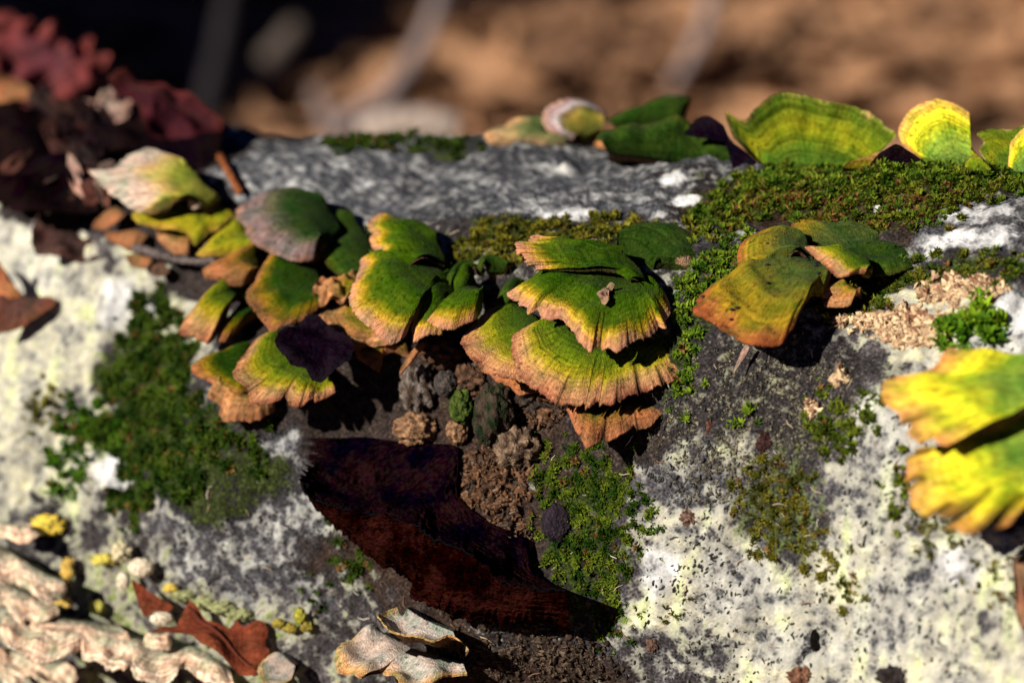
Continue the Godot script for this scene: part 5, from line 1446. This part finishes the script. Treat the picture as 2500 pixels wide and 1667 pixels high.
func build_bits() -> void:
	# black fruiting specks all over the bark
	var xf: Array = []
	var cols := PackedColorArray()
	var lens := lump_mesh(Vector3(1, 0.42, 0.3), [Color(1, 1, 1), Color(1, 1, 1)], 0.1, 1.0, 1.0, 5)
	var zones := [[[2073, 1435], 480, 270, 1500], [[1786, 1063], 260, 160, 900], [[1658, 1307], 160, 260, 450], [[2317, 1063], 170, 180, 240], [[595, 1307], 190, 150, 420], [[2445, 850], 90, 60, 90], [[1594, 1616], 300, 70, 260]]
	for zn in zones:
		for k in zn[3]:
			var a := rng.randf() * TAU
			var r := sqrt(rng.randf())
			var px: float = zn[0][0] + cos(a) * r * zn[1]
			var py: float = zn[0][1] + sin(a) * r * zn[2]
			if nf.get_noise_2d(px * 0.012, py * 0.012) < rng.randf_range(-0.7, 0.35):
				continue
			var p := hit(px, py)
			var q := zt(p)
			var n := log_normal(q.x, q.y)
			p = log_point(q.x, q.y, true) + n * 0.00015
			var x := (ax.rotated(n, rng.randfn(1.2, 0.5))).normalized()
			var s := lerpf(0.00028, 0.0009, pow(rng.randf(), 2.2))
			# the lens lies in the picture's axes: turn it onto the bark
			var b := Basis(x, n, x.cross(n)) * Basis(cam_r, -cam_f, cam_u).inverse()
			xf.append(Transform3D(b.scaled(Vector3.ONE * s), p))
			var g := rng.randf_range(0.006, 0.02)
			cols.append(Color(g, g * 1.05, g * 1.25))
	var sp := swarm("black_specks", lens, M.speck, xf, cols, self)
	sp.set_meta("label", "tiny black oval fruiting specks scattered over the pale bark")
	sp.set_meta("category", "specks")

	# crumbs of rotten wood
	var crumb := lump_mesh(Vector3(1, 0.6, 0.75), [Color(1, 1, 1), Color(0.6, 0.6, 0.6)], 0.9, 1.9, 3.0, 5)
	for zone in [["wood_crumbs", "orange-brown rotten crumbs between curled bark and mossy column", [[[1204, 1174], 90, 75, 900], [[1277, 1340], 22, 60, 120], [[1311, 998], 70, 40, 260], [[1199, 1272], 120, 45, 260]], Color(0.02, 0.013, 0.009), Color(0.19, 0.095, 0.05), 0.0004, 0.0017],
			["pale_wood_crumbs", "crumbled cream and pinkish wood laid bare beside the vivid cushion", [[[2228, 798], 100, 46, 1300], [[2355, 711], 105, 36, 900], [[2095, 784], 55, 24, 240], [[2051, 925], 18, 24, 90], [[1986, 993], 16, 24, 80]], Color(0.22, 0.09, 0.05), Color(0.9, 0.7, 0.45), 0.00035, 0.0017],
			["bark_crumbs", "dark damp bark crumbs below the curled bark sheet", [[[1262, 1585], 190, 70, 700], [[1385, 1624], 120, 50, 300]], Color(0.02, 0.014, 0.011), Color(0.12, 0.08, 0.055), 0.0003, 0.0011],
			["bark_grit", "grey grit on the dark bark under the honey caps", [[[1828, 989], 260, 170, 6500], [[1754, 1169], 140, 70, 1000]], Color(0.012, 0.012, 0.014), Color(0.3, 0.28, 0.2), 0.00015, 0.0006]]:
		xf = []
		cols = PackedColorArray()
		for sub in zone[2]:
			for k in sub[3]:
				var a := rng.randf() * TAU
				var r := sqrt(rng.randf()) * (0.8 + 0.4 * rng.randf())
				var px: float = sub[0][0] + cos(a) * r * sub[1]
				var py: float = sub[0][1] + sin(a) * r * sub[2]
				if nf.get_noise_2d(px * 0.03, py * 0.03) < -0.35:
					continue
				var p := hit(px, py)
				var n := hit_n(p)
				var s := lerpf(zone[5], zone[6], pow(rng.randf(), 2.5))
				xf.append(Transform3D(Basis.from_euler(Vector3(rng.randf(), rng.randf(), rng.randf()) * TAU).scaled(Vector3(0.6 + 0.9 * rng.randf(), 0.5 + rng.randf(), 0.6 + 0.9 * rng.randf()) * s), p + n * s * 0.2))
				var ca: Color = zone[3]
				var c := ca.lerp(zone[4], rng.randf())
				cols.append(c)
		var o := swarm(zone[0], crumb, M.speck, xf, cols, self)
		o.set_meta("label", zone[1])
		o.set_meta("category", "crumbs")

	# straw-like splinters and hairs caught on the bark
	xf = []
	cols = PackedColorArray()
	var straw := PackedVector3Array()
	for k in 6:
		straw.append(Vector3(k / 5.0 - 0.5, 0.08 * sin(k * 0.9), 0.05 * cos(k * 1.3)))
	var straw_mesh := tube(straw, 0.05, 0.02, Color(1, 1, 1), 5)
	for k in 420:
		var px := rng.randf_range(500.0, 2480.0)
		var py := rng.randf_range(560.0, 1650.0)
		var p := hit(px, py)
		var n := hit_n(p)
		var s := lerpf(0.0008, 0.0045, pow(rng.randf(), 2.2))
		var x := ax.rotated(n, rng.randf() * TAU)
		xf.append(Transform3D(Basis(x * s, n * s, x.cross(n) * s), p + n * 0.0004))
		cols.append([Color(0.45, 0.36, 0.26), Color(0.2, 0.11, 0.07), Color(0.6, 0.56, 0.5), Color(0.05, 0.035, 0.03)][rng.randi() % 4])
	var sw := swarm("splinter_debris", straw_mesh, M.speck, xf, cols, self)
	sw.set_meta("label", "tiny straw-coloured splinters and hairs caught on bark and moss")
	sw.set_meta("category", "debris")

	# black grains lying on the satiny cap
	for spot in [[1867, 577], [1874, 645], [1972, 634], [1995, 639], [1993, 648], [1999, 666], [1874, 690], [1786, 755], [1800, 749], [1786, 778], [1717, 724]]:
		var h := hit(spot[0], spot[1])
		var near := 1e9
		for p in M.kept:
			var w: Vector3 = p - eye
			var z := w.dot(cam_f)
			var d := Vector2(1250.0 + w.dot(cam_r) / z * FOCAL - spot[0], 833.5 - w.dot(cam_u) / z * FOCAL - spot[1]).length()
			if d < near:
				near = d
				h = p
		h += (eye - h).normalized() * 0.0004
		var t := thing("seed_grain", "tiny black oval grain lying on the satiny honey cap", "grain", h, "black grains on the satiny cap")
		part("husk", lump_mesh(Vector3(0.0007, 0.00038, 0.0005), [Color(0.01, 0.012, 0.02), Color(0.02, 0.02, 0.03)], 0.1, 1.0, 2.0, 6), M.speck, t)


func build_background() -> void:
	var blank := leaf_blank()
	var xf: Array = []
	var cols := PackedColorArray()
	for k in 16000:
		var x := rng.randf_range(-1.8, 1.8)
		var z := -1.05 - rng.randf() * 3.2
		var s := rng.randf_range(0.04, 0.085)
		var b := Basis.from_euler(Vector3(rng.randfn(0.0, 0.22), rng.randf() * TAU, rng.randfn(0.0, 0.22)))
		xf.append(Transform3D(b.scaled(Vector3.ONE * s), Vector3(x, ground_y(x, z) + 0.012 * rng.randf() + 0.006, z)))
		var w := clampf(0.5 + nf.get_noise_2d(x * 2.0, z * 2.0) * 0.7 + rng.randfn(0.0, 0.3), 0.0, 1.0)
		var c := Color(0.17, 0.095, 0.06).lerp(Color(0.42, 0.24, 0.14), w)
		cols.append(c)
	var lt := swarm("leaf_litter", blank, M.litter, xf, cols, self)
	lt.set_meta("label", "brown and tan fallen leaves covering the forest floor behind")
	lt.set_meta("category", "leaf litter")
	twig("bare_twig", "pale curved twig rising from the floor behind the log", [808, 351, 850, 292, 935, 239, 989, 175, 1036, 96, 1068, 11, 1084, -64], 1.85, 0.006, 0.005, Color(0.24, 0.2, 0.21))
	twig("bare_twig", "short pale side twig meeting the curved one at its foot", [818, 340, 792, 276, 765, 213], 1.85, 0.006, 0.004, Color(0.22, 0.18, 0.19))
	twig("bare_twig", "thin forked pale twig above the crest caps", [1616, 276, 1648, 202, 1690, 128, 1722, 64, 1743, -43], 1.95, 0.004, 0.005, Color(0.27, 0.23, 0.24))
	twig("bare_twig", "upright twig near the maroon leaf, shade painted into its dark colour", [484, 351, 510, 213, 542, 96, 563, -43], 1.9, 0.007, 0.006, Color(0.03, 0.028, 0.034))  # coloured near black so that a lit twig looks shaded
	twig("bare_twig", "stubby stem with shade painted into its colour in the dark middle of the floor", [648, 159, 691, 106, 733, 53], 1.9, 0.009, 0.007, Color(0.09, 0.075, 0.07))  # stem colour darkened as if it stood in shade
	twig("bare_twig", "pale stick lying just behind the log's crest", [882, 338, 957, 306, 1020, 300, 1127, 319], 1.45, 0.009, 0.008, Color(0.42, 0.35, 0.32))
	# an unseen trunk added out of view to shade the far corner
	var base := Vector3(-1.75, -0.06, -1.05)
	var tr := thing("added_shade_tree", "unseen rough-barked trunk added to shade the forest floor", "added_shade_tree", base)
	var l := PackedVector3Array()
	for k in 24:
		var y := k / 23.0 * 5.0
		l.append(Vector3(0.06 * sin(y * 1.3), y - 0.1, 0.05 * cos(y * 1.1)))
	part("trunk", tube(l, 0.41, 0.28, Color(0.1, 0.08, 0.06), 28, 0.25), M.bark, tr)
	for k in 3:
		var q := PackedVector3Array()
		var w := 2.0 + k * 1.9
		for i in 8:
			q.append(Vector3(cos(w) * i * 0.2, 3.0 + k * 0.5 + i * 0.12, sin(w) * i * 0.2))
		part("limb", tube(q, 0.1, 0.03, Color(0.1, 0.08, 0.06), 10), M.bark, tr)


func twig(called: String, label: String, px: Array, depth: float, r0: float, r1: float, c: Color) -> void:
	var s := spline(px, false, 6)
	var l := PackedVector3Array()
	for p in s:
		l.append(at(p.x, p.y, depth))
	var base := l[0]
	for k in l.size():
		l[k] -= base
	var t := thing(called, label, "twig", base, "bare twigs behind the log")
	part("stem", tube(l, r0, r1, c), M.bark, t)
